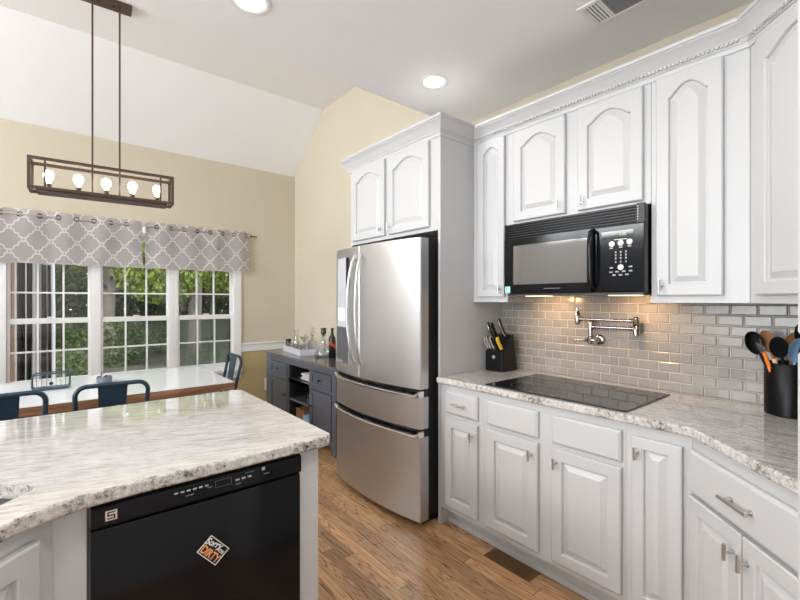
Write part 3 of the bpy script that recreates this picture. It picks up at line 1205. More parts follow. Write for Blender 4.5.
# ------------------------------------------------------------------ refrigerator
fr = thing('refrigerator', (2.1, 2.39, 0), 'stainless french door refrigerator with two lower drawers', 'refrigerator')
FY0, FY1 = 1.926, 2.888
ob('body', box(B(), 1.812, 2.47, FY0 + .030, FY1 - .012, .035, 1.822), M['dark_grey'], fr)
bm = B()
box(bm, 1.80, 2.45, FY0 + .03, FY1 - .03, .004, .0345)
for yy in (FY0 + .06, FY1 - .06):
    lathe(bm, [(.02, .0), (.02, .004)], (1.84, yy, 0), 12)
ob('toe_grille', bm, M['black'], fr)


def bow(y):
    u = (y - (FY0 + FY1) / 2) / ((FY1 - FY0) / 2)
    return 1.682 + .052 * abs(u) ** 2.2


def bowed(y0, y1, z0, z1, back=1.806, off=0.0, n=14):
    ys = [y0 + (y1 - y0) * k / n for k in range(n + 1)]
    pts = [(bow(y) + off, y) for y in ys]
    e = .006
    pts[0] = (pts[0][0] + e, y0)
    pts.insert(1, (bow(y0 + e) + off, y0 + e))
    pts[-1] = (pts[-1][0] + e, y1)
    pts.insert(-1, (bow(y1 - e) + off, y1 - e))
    pts += [(back, y1), (back, y0)]
    return prism(B(), pts, z0, z1)


YM = 2.492
rd = ob('right_door', bowed(FY0 - .021, YM - .003, .868, 1.806), M['steel'], fr, smooth=30, bevel=0.003)
# left door with the dispenser opening
bm = bowed(YM + .003, FY1, .868, 1.806)
ld = ob('left_door', bm, M['steel'], fr, smooth=30, bevel=0.003)
dY0, dY1 = 2.640, 2.842


def skin(y0, y1, z0, z1, o0, o1):
    return prism(B(), [(bow(y) + o0, y) for y in (y0, (y0 + y1) / 2, y1)] + [(bow(y) + o1, y) for y in (y1, (y0 + y1) / 2, y0)], z0, z1)


dp = ob('dispenser_panel', skin(dY0 + .02, dY1, 1.235, 1.735, -.006, -.0006), M['panel_grey'], ld)
ob('dispenser_display', skin(dY0, dY0 + .035, 1.49, 1.735, -.0085, -.0064), M['black_gloss'], dp)
bm = skin(dY0 + .03, dY1 - .01, 1.262, 1.360, -.008, -.0064)
ob('button_row', bm, M['trim'], dp)
bm = B()
y0, y1, z0, z1 = dY0, dY1, .965, 1.232
# hooded recess: dark back with frame walls standing proud
ob('dispenser_recess', skin(y0, y1, z0, z1, -.0022, -.0006), M['recess'], ld)
bm = skin(y0 - .012, y0, z0, z1 + .004, -.008, -.0006)
merge(bm, skin(y1, y1 + .010, z0, z1 + .004, -.008, -.0006))
merge(bm, skin(y0 - .012, y1 + .010, z0 - .02, z0 - .0002, -.012, -.0006))
ob('dispenser_frame', bm, M['steel_bright'], ld)
bm = skin(y0 + .005, y1 - .005, 1.218, 1.2345, -.022, -.0064)
ob('dispenser_hood', bm, M['panel_grey'], ld)


def curved_handle(y, lean):
    zs = [.958 + (1.742 - .958) * k / 16 for k in range(17)]
    bm = B()
    rings = []
    for k, z in enumerate(zs):
        u = 2 * k / 16 - 1
        out = .012 + .060 * (1 - u * u) ** .75
        yy = y + lean * (1 - u * u)
        x = bow(y) - out
        hw, hd = .0125, .010
        rings.append([(x - hd * math.cos(a), yy + hw * math.sin(a), z) for a in [2 * PI * j / 12 for j in range(12)]])
    loft(bm, rings)
    for z in (.965, 1.735):
        box(bm, bow(y) - .016, bow(y) - .0006, y - .012, y + .012, z - .018, z + .018)
    return bm


ob('handle', curved_handle(YM - .042, -.012), M['steel'], rd, smooth=50)
ob('handle', curved_handle(YM + .042, .012), M['steel'], ld, smooth=50)
bd = ob('badge', skin(1.953, 2.010, 1.735, 1.765, -.003, -.0006), M['steel_bright'], rd)
ob('badge_inset', skin(1.958, 2.005, 1.745, 1.757, -.0036, -.0031), M['panel_grey'], bd)


def drawer(z0, z1, lip):
    d = ob('freezer_drawer', bowed(FY0 - .021, FY1, z0, z1 - .045), M['steel'], fr, smooth=30, bevel=0.002)
    ob('handle_recess', bowed(FY0 - .010, FY1 - .01, z1 - .0445, z1 - .004, off=.034), M['black_gloss'], d)
    pts_o = []
    n = 24
    ya, yb = FY0 - .018, FY1 - .004
    bm = B()
    rings = []
    for k in range(n + 1):
        y = ya + (yb - ya) * k / n
        x = bow(y)
        rise = .020 if k in (0, n) else 0.0
        rings.append([(x - .018, y, z1 - .0445 + rise), (x - .020, y, z1 - .034 + rise), (x - .008, y, z1 - .026 + rise), (x + .012, y, z1 - .026 + rise), (x + .012, y, z1 - .0444 + rise)])
    loft(bm, rings)
    for y0_, y1_ in ((ya - .002, ya + .012), (yb - .012, yb + .002)):
        x = bow((y0_ + y1_) / 2)
        box(bm, x - .012, x + .03, y0_, y1_, z1 - .044, z1 - .006)
    ob('handle', bm, M['steel_bright'], d, smooth=40)


drawer(.622, .862, 0)
drawer(.050, .614, 0)

# ------------------------------------------------------------------ kitchen island
isl = thing('kitchen_island', (.3, 1.8, 0), 'white kitchen island base with built in black dishwasher', 'island')
bm = B()
box(bm, .6685, .742, 1.362, 2.02, 0, .891)
ob('end_panel', bm, M['cabinet'], isl, bevel=.002)
bm = B()
box(bm, -1.6, .668, 1.985, 2.02, 0, .891)
ob('back_panel', bm, M['cabinet'], isl)
ob('filler', box(B(), .0, .068, 1.362, 1.41, 0, .891), M['cabinet'], isl)
bm = prism(B(), [(-.0005, 1.362), (-.0005, 1.40), (-.24, 1.64), (-1.24, .64), (-1.0, .3625)], .113, .60)
prism(bm, [(-.0005, 1.362), (-.0005, 1.40), (-.03, 1.43), (-1.03, .43), (-1.0, .3625)], .6002, .891)
ob('sink_base', bm, M['cabinet'], isl)
ob('toe_kick', prism(B(), [(-.06, 1.42), (-.06, 1.46), (-.24, 1.64), (-1.2, .68), (-1.06, .42)], 0, .1128), M['cabinet'], isl)
m = frame((-1.0, .3615, 0), PI / 4)
L_ = 1.407
add_door(isl, m, L_ - .545, .15, .50, .70, knob=(L_ - .52, .78))
add_door(isl, m, L_ - 1.06, .15, .50, .70, knob=(L_ - .585, .78))

# island worktop with a sink cut-out turned 45 degrees
c45 = Vector((-1, -1)).normalized()
b45 = Vector((-1, 1)).normalized()
hc = Vector((-.022, 1.455))


def hole_pts(grow=0.0, r=.04):
    pts = []
    Lh, Wh = .62, .40
    cs = [(r, r, PI, 1.5 * PI), (Lh - r, r, 1.5 * PI, 2 * PI), (Lh - r, Wh - r, 0, PI / 2), (r, Wh - r, PI / 2, PI)]
    for cx, cy, a0, a1 in cs:
        for k in range(6):
            a = a0 + (a1 - a0) * k / 5
            u, v = cx + (r + grow) * math.cos(a), cy + (r + grow) * math.sin(a)
            p = hc + c45 * u + b45 * v
            pts.append((p.x, p.y))
    return pts[::-1]


front = [(-1.02, .325), (-.16, 1.185), (-.105, 1.235), (-.05, 1.275), (.01, 1.303), (.08, 1.320), (.17, 1.328)]
outl = front + [(.745, 1.330), (.772, 1.338), (.790, 1.362), (.800, 2.300), (.785, 2.335), (.755, 2.348), (-1.75, 2.348), (-1.75, .325)]
it = ob('granite_island_top', slab(B(), outl, .930, .038, hole=hole_pts()), [M['granite_island'], M['granite_edge']])
tag(it, 'polished pale granite worktop of the kitchen island', 'countertop')
bm = B()
h0, h1 = hole_pts(.012), hole_pts(.0)
rings = [[(x, y, .8915) for x, y in hole_pts(.02)], [(x, y, .8915) for x, y in hole_pts(.004)], [(x, y, .72) for x, y in hole_pts(-.004)], [(x, y, .705) for x, y in hole_pts(-.03)]]
loft(bm, rings, cap0=False)
sk = ob('undermount_sink', bm, M['steel_sink'], smooth=50)
tag(sk, 'dark undermount sink in the island worktop at the left edge', 'sink')

# dishwasher
dw = thing('dishwasher', (.37, 1.6, 0), 'black built in dishwasher under the island worktop', 'dishwasher')
DX0, DX1 = .0735, .6660
ob('body', box(B(), DX0 + .004, DX1 - .004, 1.385, 1.95, .10, .888), M['dark_grey'], dw)
ob('toe_kick', box(B(), DX0 + .01, DX1 - .01, 1.42, 1.60, .0, .0995), M['black'], dw)
bm = B()
rings = []
for k in range(13):
    x = DX0 + .002 + (DX1 - DX0 - .004) * k / 12
    u = 2 * k / 12 - 1
    y = 1.350 - .006 * (1 - u * u)
    rings.append([(x, 1.384, .105), (x, 1.384, .815), (x, y + .003, .815), (x, y, .808), (x, y, .112), (x, y + .003, .105)])
loft(bm, rings)
dd = ob('door', bm, M['black_enamel'], dw, smooth=30)
bm = B()
rings = []
for x in (DX0 + .002, DX1 - .002):
    rings.append([(x, 1.384, .822), (x, 1.384, .884), (x, 1.345, .884), (x, 1.338, .878), (x, 1.338, .829), (x, 1.345, .822)])
loft(bm, rings)
pn = ob('control_panel', bm, M['black_enamel'], dw, bevel=.002)
ob('handle_pocket', box(B(), DX0 + .004, DX1 - .004, 1.362, 1.384, .8152, .8218), M['black'], dw)
YP = 1.3378
bm = B()
box(bm, .106, .132, YP - .0012, YP - .0002, .8535 - .013, .8535 + .013)
lg = ob('brand_emblem', bm, M['steel_bright'], pn)
bm = B()
for z in (.8455, .8535, .8615):
    box(bm, .110, .128, YP - .0016, YP - .0013, z - .0016, z + .0016)
box(bm, .110, .1135, YP - .0016, YP - .0013, .8535, .8615)
box(bm, .1245, .128, YP - .0016, YP - .0013, .8455, .8535)
ob('emblem_bars', bm, M['dark_grey'], lg)
for k in range(6):
    x = .268 + k * .0165
    ob('button_mark', box(B(), x, x + .010, YP - .0007, YP - .0002, .8620, .8670), M['grey_print'], pn)
for k in range(3):
    x = .440 + k * .019
    ob('button_mark', box(B(), x, x + .012, YP - .0007, YP - .0002, .8545 + .0005 * k, .8605 + .0005 * k), M['grey_print'], pn)
ob('button_mark', box(B(), .524, .534, YP - .0007, YP - .0002, .866, .876), M['grey_print'], pn)
for x0, x1, z0, z1 in ((.380, .428, .870, .8708), (.380, .428, .850, .8508), (.380, .3808, .850, .8708), (.4272, .428, .850, .8708),
                       (.298, .320, .8485, .8515), (.358, .372, .856, .859), (.44, .456, .843, .846), (.53, .548, .852, .855), (.470, .50, .871, .8725)):
    ob('panel_mark', box(B(), x0, x1, YP - .0007, YP - .0002, z0, z1), M['dim_print'], pn)

# magnet on the dishwasher
mg_c = Vector((.375, 1.3415, .662))
R_ = Matrix.Translation(mg_c) @ Matrix.Rotation(PI / 2, 4, 'X') @ Matrix.Rotation(-.85, 4, 'Z')
mg = thing('dishwasher_magnet', (mg_c.x, mg_c.y, mg_c.z), 'small tilted square magnet reading sorry we are dirty, on the dishwasher door', 'magnet')
S = .029


def plate(s, z0, z1):
    b_ = B()
    box(b_, -s * 1.44, s * 1.44, -s, s, z0, z1)
    return xf(b_, R_)


ob('backing', plate(S, -.0008, .0008), M['black'], mg, bevel=.0006)
ob('white_border', plate(S * .955, .0009, .0011), M['white_print'], mg)
ob('black_field', plate(S * .875, .0012, .0014), M['black'], mg)
ob('sorry_lettering', text_bm('Sorry', .025, R_ @ Matrix.Translation((-.014, .0145, .0018)) @ Matrix.Rotation(.18, 4, 'Z'), .0002, shear=.35, offset=.0006), M['white_print'], mg)
ob('were_lettering', text_bm("WE'RE", .0125, R_ @ Matrix.Translation((.0205, .0085, .0018)), .0002, sx=.75, offset=.0003), M['white_print'], mg)
ob('dirty_lettering', text_bm('DIRTY', .031, R_ @ Matrix.Translation((0, -.0125, .0018)), .0002, sx=.80, offset=.0008), M['orange_print'], mg)

# ------------------------------------------------------------------ knife block and knives
kb = thing('knife_block', (2.37, 1.78, ZC), 'black wedge shaped knife block with a round emblem', 'knife block')
ky0, ky1 = 1.716, 1.856


def wedge(y0, y1):
    prof = [(2.300, ZC + .001), (2.300, ZC + .135), (2.345, ZC + .160), (2.400, ZC + .248), (2.425, ZC + .250), (2.468, ZC + .001)]
    bm = B()
    loft(bm, [[(x, y, z) for x, z in prof] for y in (y0, y1)])
    return bm


kbody = ob('block', wedge(ky0, ky1), M['black'], kb, bevel=.004)
ob('emblem', lathe(B(), [(.012, 0), (.012, -.002)], (2.2998, 1.786, ZC + .098), 20, 'X'), M['grey_print'], kb)
kd = Vector((-.50, .04, .87)).normalized()
KN = [(2.322, 1.735, .147, 'short', 'yellow', 'yellow handled knife in the front of the black knife block'),
      (2.322, 1.762, .147, 'short', 'black', 'short black handled knife beside the yellow one in the knife block'),
      (2.322, 1.790, .147, 'short', 'steel', 'second short knife left of the yellow one in the knife block'),
      (2.322, 1.818, .147, 'short', 'steel', 'third short knife left of the yellow one in the knife block'),
      (2.322, 1.842, .147, 'short', 'steel', 'leftmost short knife in the front row of the knife block'),
      (2.372, 1.835, .203, 'long', 'steel', 'left tall knife in the back row of the knife block'),
      (2.372, 1.800, .203, 'long', 'black', 'middle tall black knife in the back row of the knife block'),
      (2.390, 1.755, .232, 'long', 'steel', 'right tall knife with steel butt in the back row of the knife block')]
for x, y, dz, kind, col, lab in KN:
    base = Vector((x, y, ZC + dz + .002)) + kd * .006
    L = .135 if kind == 'long' else .092
    KS = 1.35
    kf = thing('kitchen_knife', base, lab, 'knife', 'knives in the knife block')
    ax = kd
    sy = Vector((0, 1, 0))
    up = ax.cross(sy).normalized()
    bm = B()
    rings = []
    for t, a_, b_ in ((0, .010, .0062), (.15, .011, .0068), (.5, .0095, .0065), (.8, .0115, .0068), (.97, .010, .0062), (1, .007, .004)):
        c = base + ax * (L * t) + up * (.004 * math.sin(t * PI))
        rings.append([c + up * (KS * a_ * math.cos(q)) + sy * (KS * b_ * math.sin(q)) for q in [2 * PI * j / 10 for j in range(10)]])
    loft(bm, rings)
    h = ob('handle', bm, M['yellow'] if col == 'yellow' else M['black'], kf, smooth=50)
    bm = B()
    if col == 'steel':
        rings = []
        for t, a_, b_ in ((.02, .006, .0072), (.5, .0052, .0075), (.98, .0062, .0072)):
            c = base + ax * (L * t) + up * (.006 * math.sin(t * PI) + .0075)
            rings.append([c + up * (KS * a_ * math.cos(q)) + sy * (KS * b_ * math.sin(q)) for q in [2 * PI * j / 8 for j in range(8)]])
        loft(bm, rings)
        c = base + ax * (L * 1.004)
        tube(bm, [c, c + ax * .006], .008, 10)
        ob('steel_band', bm, M['steel_bright'], kf, smooth=50)
    else:
        bm.free()

# ------------------------------------------------------------------ utensil crock
cc = Vector((2.385, .316, ZC + .001))
cr_r = .083
cro = ob('utensil_crock', lathe(B(), [(cr_r - .004, 0), (cr_r, .004), (cr_r, .215), (cr_r - .003, .219), (cr_r - .009, .217), (cr_r - .010, .02), (0.002, .018)], cc, 40), plain('black_stoneware', (.004, .004, .0045), .35, spec=.18), smooth=40)
tag(cro, 'black cylindrical utensil crock at the right end of the counter', 'utensil holder')


def ut(name, label, foot, tip, parts):
    f = cc + Vector(foot)
    t = cc + Vector(tip)
    root = thing(name, f, label, 'utensil', 'cooking utensils in the black crock')
    for p in parts:
        p(root, f, t)
    return root


def stick(mat, r=.007, a=0.0, b=1.0, name='handle'):
    def fn(root, f, t):
        ob(name, tube(B(), [f + (t - f) * a, f + (t - f) * ((a + b) / 2), f + (t - f) * b], r, 10), mat, root, smooth=50)
    return fn


def bowl(mat, rx, rz, dep, name='bowl', ang=0.0, side=None, shift=(0, 0, 0), thick=.004):
    """spoon / turner head: an oval dish facing the room (-x,-y), long axis along the handle"""
    def fn(root, f, t):
        ax = (t - f).normalized()
        face = Vector((-.8, -.6, .1))
        face = (face - ax * face.dot(ax)).normalized()
        sd = ax.cross(face)
        c0 = t + ax * rz * .9 + Vector(shift)
        bm = B()
        rings = []
        for k in range(7):
            u = k / 6
            rr = math.sin(u * PI / 2)
            dd = -dep * (1 - rr * rr)
            rings.append([c0 + sd * (rx * rr * math.cos(q)) + ax * (rz * rr * math.sin(q)) + face * dd for q in [2 * PI * j / 20 for j in range(20)]])
        rings[0] = [c0 + sd * (rx * .03 * math.cos(q)) + ax * (rz * .03 * math.sin(q)) - face * dep for q in [2 * PI * j / 20 for j in range(20)]]
        back = [[p - face * thick for p in r] for r in reversed(rings)]
        loft(bm, rings + back)
        ob(name, bm, mat, root, smooth=60)
    return fn


ut('ladle', 'black ladle leaning left in the utensil crock', (-.010, .010, .04), (-.060, .085, .255), [stick(M['black']), bowl(M['black'], .036, .052, .026)])
ut('wooden_spoon', 'brown wooden spoon behind the black ladle', (.02, .0, .04), (-.022, .055, .262), [stick(M['utensil_wood']), bowl(M['utensil_wood'], .027, .05, .006)])
ut('silicone_spatula', 'orange spatula handle leaning left in the crock', (-.025, .015, .03), (-.074, .070, .262), [stick(M['orange'], .0075, name='handle')])
ut('slotted_turner', 'black slotted turner in the middle of the crock', (-.02, -.02, .03), (-.052, .018, .245), [stick(M['black']), bowl(M['black'], .034, .045, .004)])
ut('silicone_spoon', 'blue grey silicone spoon at the front of the crock', (-.02, .01, .05), (-.040, -.022, .230), [stick(M['blue_grey'], .006), bowl(M['blue_grey'], .030, .052, .010)])
ut('serving_spoon', 'black serving spoon leaning right in the crock', (.0, .03, .04), (-.035, -.048, .235), [stick(M['black']), bowl(M['black'], .034, .055, .018)])
ut('pasta_server', 'wide black server standing tall at the back of the crock', (.02, -.02, .04), (.030, -.045, .29), [stick(M['black']), bowl(M['black'], .045, .06, .012)])
ut('wooden_turner', 'brown wooden turner behind the black serving spoon', (.03, .02, .04), (.022, -.008, .27), [stick(M['utensil_wood']), bowl(M['utensil_wood'], .034, .040, .004)])
ut('wooden_stick', 'short pale wooden handle at the front left of the crock', (-.04, .02, .05), (-.056, .040, .236), [stick(M['pale_wood'], .009)])

# ------------------------------------------------------------------ buffet cabinet and its contents
bf = thing('buffet_cabinet', (2.22, 4.03, 0), 'dark slate buffet cabinet with open wine niche beside the refrigerator', 'cabinet')
BX, BY0, BY1, BZ = 1.955, 3.265, 4.85, .812
bm = B()
box(bm, BX - .012, XW - .02, BY0 - .012, BY1 + .012, .785, BZ)
ob('top', bm, M['buffet_top'], bf, bevel=.003)
for y, y2, pw in ((BY0, BY0 + .002, .075), (BY1 - .125, BY1 - .03, .125)):
    ob('front_post', box(B(), BX, BX + .045, y, y + pw, 0, .7848), M['buffet'], bf, bevel=.002)
    ob('side_panel', box(B(), BX + .0452, XW - .025, y2, y2 + .028, .06, .7848), M['buffet'], bf, bevel=.002)
bm = B()
NY0, NY1 = 3.775, 4.250
for y in (NY0 - .03, NY1):
    box(bm, BX + .002, BX + .022, y, y + .03, .08, .7846)
for z0, z1 in ((.730, .7846), (.548, .582)):
    box(bm, BX + .003, BX + .03, BY0 + .0755, BY1 - .1255, z0, z1)
box(bm, BX + .003, BX + .03, NY0, NY1, .548, .5818)
box(bm, BX + .003, BX + .03, BY0 + .0755, BY1 - .1255, .08, .125)
box(bm, BX + .031, XW - .05, BY0 + .031, BY1 - .031, .08, .10)
ob('rail_frame', bm, M['buffet'], bf)
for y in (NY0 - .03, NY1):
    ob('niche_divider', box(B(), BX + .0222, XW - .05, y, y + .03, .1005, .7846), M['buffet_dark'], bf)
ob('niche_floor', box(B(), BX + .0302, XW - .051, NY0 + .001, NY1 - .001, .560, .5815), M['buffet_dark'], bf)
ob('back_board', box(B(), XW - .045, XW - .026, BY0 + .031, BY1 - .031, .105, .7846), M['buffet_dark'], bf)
ob('shelf', box(B(), BX + .02, XW - .051, NY0 + .001, NY1 - .001, .345, .367), M['buffet'], bf)


def shaker(y0, y1, z0, z1, name, knob_y, knob_z):
    bm = B()
    s = .035
    box(bm, BX - .006, BX + .012, y0, y0 + s, z0, z1)
    box(bm, BX - .006, BX + .012, y1 - s, y1, z0, z1)
    box(bm, BX - .006, BX + .012, y0 + s, y1 - s, z0, z0 + s)
    box(bm, BX - .006, BX + .012, y0 + s, y1 - s, z1 - s, z1)
    box(bm, BX + .004, BX + .012, y0 + s, y1 - s, z0 + s, z1 - s)
    d = ob(name, bm, M['buffet'], bf)
    ob('knob', lathe(B(), [(.005, -.0062), (.005, -.02), (.012, -.024), (.012, -.032), (.006, -.036)], (BX, knob_y, knob_z), 14, 'X'), M['black'], d, smooth=40)


shaker(4.284, 4.722, .586, .726, 'drawer', 4.50, .656)
shaker(3.344, 3.742, .586, .726, 'drawer', 3.54, .656)
shaker(4.284, 4.722, .128, .545, 'door', 4.315, .39)
shaker(3.344, 3.742, .128, .545, 'door', 3.715, .39)
# things in the niche
for k, (z, w_) in enumerate(((.5825, .30), (.6055, .27), (.6285, .29))):
    ln = ob('folded_linen', box(B(), 2.02, 2.30, 3.80, 3.80 + w_, z, z + .021), M['paper'], bevel=.008)
    tag(ln, ['bottom folded white linen in the upper niche of the buffet', 'middle folded white linen in the upper niche of the buffet', 'top folded white linen in the upper niche of the buffet'][k], 'linen', 'folded linens in the buffet niche')
bm = B()
lathe(bm, [(.03, .0), (.012, .006), (.006, .015), (.008, .05), (.018, .06), (.018, .075), (.006, .08)], (2.05, 3.98, .368), 16)
tube(bm, [(2.05, 3.98, .42), (2.06, 3.93, .44), (2.06, 3.89, .425)], .006, 8)
tube(bm, [(2.05, 3.98, .42), (2.06, 4.03, .45), (2.06, 4.06, .44)], .006, 8)
cs = ob('corkscrew', bm, M['chrome'], smooth=50)
tag(cs, 'shiny winged corkscrew standing on the shelf of the buffet', 'corkscrew')
bx = ob('blue_box', box(B(), 2.00, 2.25, 3.80, 4.00, .101, .225), M['bluebox'], bevel=.003)
tag(bx, 'pale blue box at the bottom of the buffet niche', 'box')
bx = ob('brown_box', box(B(), 2.02, 2.25, 4.02, 4.20, .101, .265), M['brownbox'], bevel=.003)
tag(bx, 'brown box at the bottom of the buffet niche', 'box')

# tray and glassware on the buffet
TR = Matrix.Translation((2.06, 4.19, 0)) @ Matrix.Rotation(-.14, 4, 'Z')      # local y along the tray, x its depth


def on_tray(a, b):
    p = TR @ Vector((b, a, 0))
    return p.x, p.y


tr = thing('serving_tray', (*on_tray(.32, .17), BZ), 'whitewashed rectangular serving tray on the buffet', 'tray')
tl, td = .64, .34
ob('tray_floor', xf(box(B(), .012, td - .012, .012, tl - .012, BZ + .001, BZ + .012), TR), M['tray_in'], tr)
bm = B()
for a in ((0, .0115, 0, tl), (td - .0115, td, 0, tl), (.012, td - .012, 0, .0115), (.012, td - .012, tl - .0115, tl)):
    box(bm, *a, BZ + .001, BZ + .066)
ob('tray_rim', xf(bm, TR), M['tray'], tr)
TZ = BZ + .0125


def glassware(name, label, loc, prof, seg=20, group=None, mat='ware'):
    o = ob(name, lathe(B(), prof, loc, seg), M[mat], smooth=50)
    return tag(o, label, name.replace('_', ' '), group)


tum = [(.004, .004), (.030, .001), (.034, .09), (.0325, .09), (.028, .010), (.004, .010)]
for a, lab in ((.43, 'tumbler at the far left front of the tray'), (.31, 'second tumbler from the left along the front of the tray'),
               (.19, 'third tumbler from the left along the front of the tray'), (.07, 'tumbler at the right front corner of the tray')):
    glassware('glass_tumbler', 'clear ' + lab, (*on_tray(a, .05), TZ), tum, 16, 'tumblers on the serving tray')
glassware('glass_carafe', 'tall slim clear glass carafe with flared rim on the tray', (*on_tray(.535, .13), TZ),
          [(.004, .004), (.044, .002), (.046, .06), (.024, .13), (.022, .20), (.036, .235), (.034, .235), (.020, .20), (.022, .13), (.042, .06), (.004, .012)])
mx_, my_ = on_tray(.39, .18)
glassware('martini_glass', 'clear wide bowl cocktail glass in the middle of the tray', (mx_, my_, TZ),
          [(.034, .0), (.034, .003), (.005, .006), (.004, .09), (.055, .165), (.0535, .165), (.003, .095), (.003, .008)])
st = ob('glass_stirrer', tube(B(), [(mx_ - .002, my_ - .004, TZ + .108), (mx_ - .015, my_ - .058, TZ + .20)], .003, 8), M['pewter'], smooth=60)
tag(st, 'thin dark stirrer leaning in the cocktail glass', 'stirrer')
cd = (*on_tray(.16, .20), TZ)
dc = thing('crystal_decanter', cd, 'square shouldered crystal decanter with tall pointed stopper on the tray', 'decanter')
ob('bottle', lathe(B(), [(.003, .006), (.052, .001), (.056, .012), (.056, .10), (.046, .125), (.018, .150), (.016, .185), (.026, .192), (.024, .193), (.012, .185), (.014, .15), (.042, .12), (.050, .10), (.050, .015), (.003, .012)], cd, 8), M['ware'], dc)
ob('stopper', lathe(B(), [(.011, .180), (.012, .194), (.020, .198), (.030, .225), (.027, .25), (.010, .29), (.003, .295)], cd, 8), M['ware'], dc)
jp = (*on_tray(.595, .055), TZ)
jr = thing('preserve_jar', jp, 'small jar with dark lid at the left end of the tray', 'jar')
ob('jar_body', lathe(B(), [(.03, .001), (.034, .006), (.034, .085), (.028, .095), (.028, .1)], jp, 20), M['jam'], jr, smooth=40)
ob('lid', lathe(B(), [(.033, .1005), (.033, .124), (.031, .126)], jp, 20), M['black'], jr, smooth=40)
wdp = (2.262, 4.035, BZ)
wd = thing('wine_decanter', wdp, 'wide based clear wine decanter with dark stopper right of the tray', 'decanter')
ob('flask', lathe(B(), [(.004, .006), (.085, .002), (.098, .020), (.085, .055), (.040, .115), (.021, .16), (.019, .215), (.026, .235), (.024, .235), (.016, .215), (.018, .16), (.037, .115), (.080, .055), (.092, .022), (.08, .008), (.004, .010)], wdp, 28), M['ware'], wd, smooth=60)
ob('stopper', lathe(B(), [(.014, .215), (.016, .236), (.030, .246), (.032, .265), (.026, .285), (.034, .300), (.030, .304), (.004, .304)], wdp, 16), M['pewter'], wd, smooth=40)
wp = (2.27, 3.865, BZ)
wb = thing('wine_bottle', wp, 'dark wine bottle with red label beside the refrigerator', 'bottle')
ob('bottle', lathe(B(), [(.034, .001), (.0375, .005), (.0375, .19), (.033, .215), (.018, .24), (.0145, .262), (.0145, .298), (.0165, .299), (.0165, .312), (.013, .313)], wp, 24), M['wine'], wb, smooth=50)
bm = B()
rings = []
for z0 in (.115, .155):
    rings.append([(wp[0] + .0381 * math.cos(a), wp[1] + .0381 * math.sin(a), BZ + z0 + .022 * (1.4 * PI - a)) for a in [PI * .95 + PI * .9 * k / 14 for k in range(15)]])
loft(bm, rings, False, False, closed=False)
ob('label', bm, M['red_label'], wb)

# wall outlet left of the buffet
ou = thing('wall_outlet', (2.09, YW, .25), 'white wall outlet low on the window wall left of the buffet', 'outlet')
ob('plate', box(B(), 2.10, 2.175, YW - .008, YW - .001, .26, .42), M['trim'], ou, bevel=.003)
bm = B()
for z in (.305, .375):
    box(bm, 2.120, 2.156, YW - .0095, YW - .0082, z - .018, z + .018)
ob('socket', bm, M['panel_grey'], ou)

# ------------------------------------------------------------------ dining table, chairs
TX0, TX1, TY0, TY1, TTZ = -.88, 1.135, 3.46, 4.55, .76
dt = thing('dining_table', (.26, 4.0, 0), 'long brown wood dining table, window glare painted white across its top', 'table')
ob('tabletop', box(B(), TX0, TX1, TY0, TY1, TTZ - .060, TTZ - .003), M['wood_edge'], dt, bevel=.004)
ob('glare_sheet', box(B(), TX0 + .004, TX1 - .004, TY0 + .004, TY1 - .004, TTZ - .0028, TTZ), M['tabletop'], dt)  # white sheet carrying the window glare over the wood
ob('apron', box(B(), TX0 + .12, TX1 - .22, TY0 + .06, TY1 - .06, TTZ - .13, TTZ - .0605), M['wood_edge'], dt)
for x in (TX0 + .16, TX1 - .28):
    for y in (TY0 + .10, TY1 - .10):
        ob('leg', tube(B(), [(x, y, 0), (x, y, TTZ - .131)], .04, 12, rad=[.028, .042]), M['wood_edge'], dt, smooth=50)


def tolix(loc, rz, label):
    """metal cafe chair; local +y is the back"""
    m = frame((loc[0], loc[1], 0), rz)
    root = thing('metal_chair', (loc[0], loc[1], 0), label, 'chair', 'navy metal chairs around the dining table')
    bm = B()
    loft(bm, [[(-s, -s * 1.02, z), (s, -s * 1.02, z), (s * .92, s, z), (-s * .92, s, z)] for s, z in ((.165, .425), (.182, .430), (.182, .446), (.172, .452))])
    ob('seat', xf(bm, m), M['navy'], root, bevel=.006)
    hw, top, lean = .185, .905, .085
    arc = [(-.168, .175, .453)]
    for k in range(1, 5):
        t = k / 5
        arc.append((-.168 - (hw - .168) * t, .175 + lean * t, .453 + (top - .055 - .453) * t))
    for k in range(7):
        a = PI - PI / 2 * k / 6
        arc.append((-hw + .055 + .055 * math.cos(a), .175 + lean, top - .055 + .055 * math.sin(a)))
    arc += [(-x, y, z) for x, y, z in reversed(arc)]
    ob('back_frame', xf(tube(B(), arc, .0135, 10), m), M['navy'], root, smooth=60)
    bm = B()
    rings = []
    for t in (0, .33, .66, 1):
        y = .176 + (lean - .003) * t
        z = .455 + (top - .010 - .455) * t
        w = .058 + .018 * t
        rings.append([(-w, y - .003, z), (w, y - .003, z), (w, y + .003, z), (-w, y + .003, z)])
    loft(bm, rings)
    ob('back_splat', xf(bm, m), M['navy'], root)
    for sx in (-1, 1):
        for sy in (-1, 1):
            a = Vector((sx * .150, sy * .155, .424))
            b = Vector((sx * .205, sy * .215, 0.0))
            bm = B()
            rings = []
            for t, w in ((0, .024), (1, .014)):
                p = a + (b - a) * t
                rings.append([(p.x - w, p.y - w, p.z), (p.x + w, p.y - w, p.z), (p.x + w, p.y + w, p.z), (p.x - w, p.y + w, p.z)])
            loft(bm, rings)
            ob('leg', xf(bm, m), M['navy'], root)
    bm = B()
    box(bm, -.15, .15, -.004, .004, .30, .312)
    box(bm, -.004, .004, -.16, .16, .3125, .3245)
    ob('stretcher', xf(bm, m), M['navy'], root)


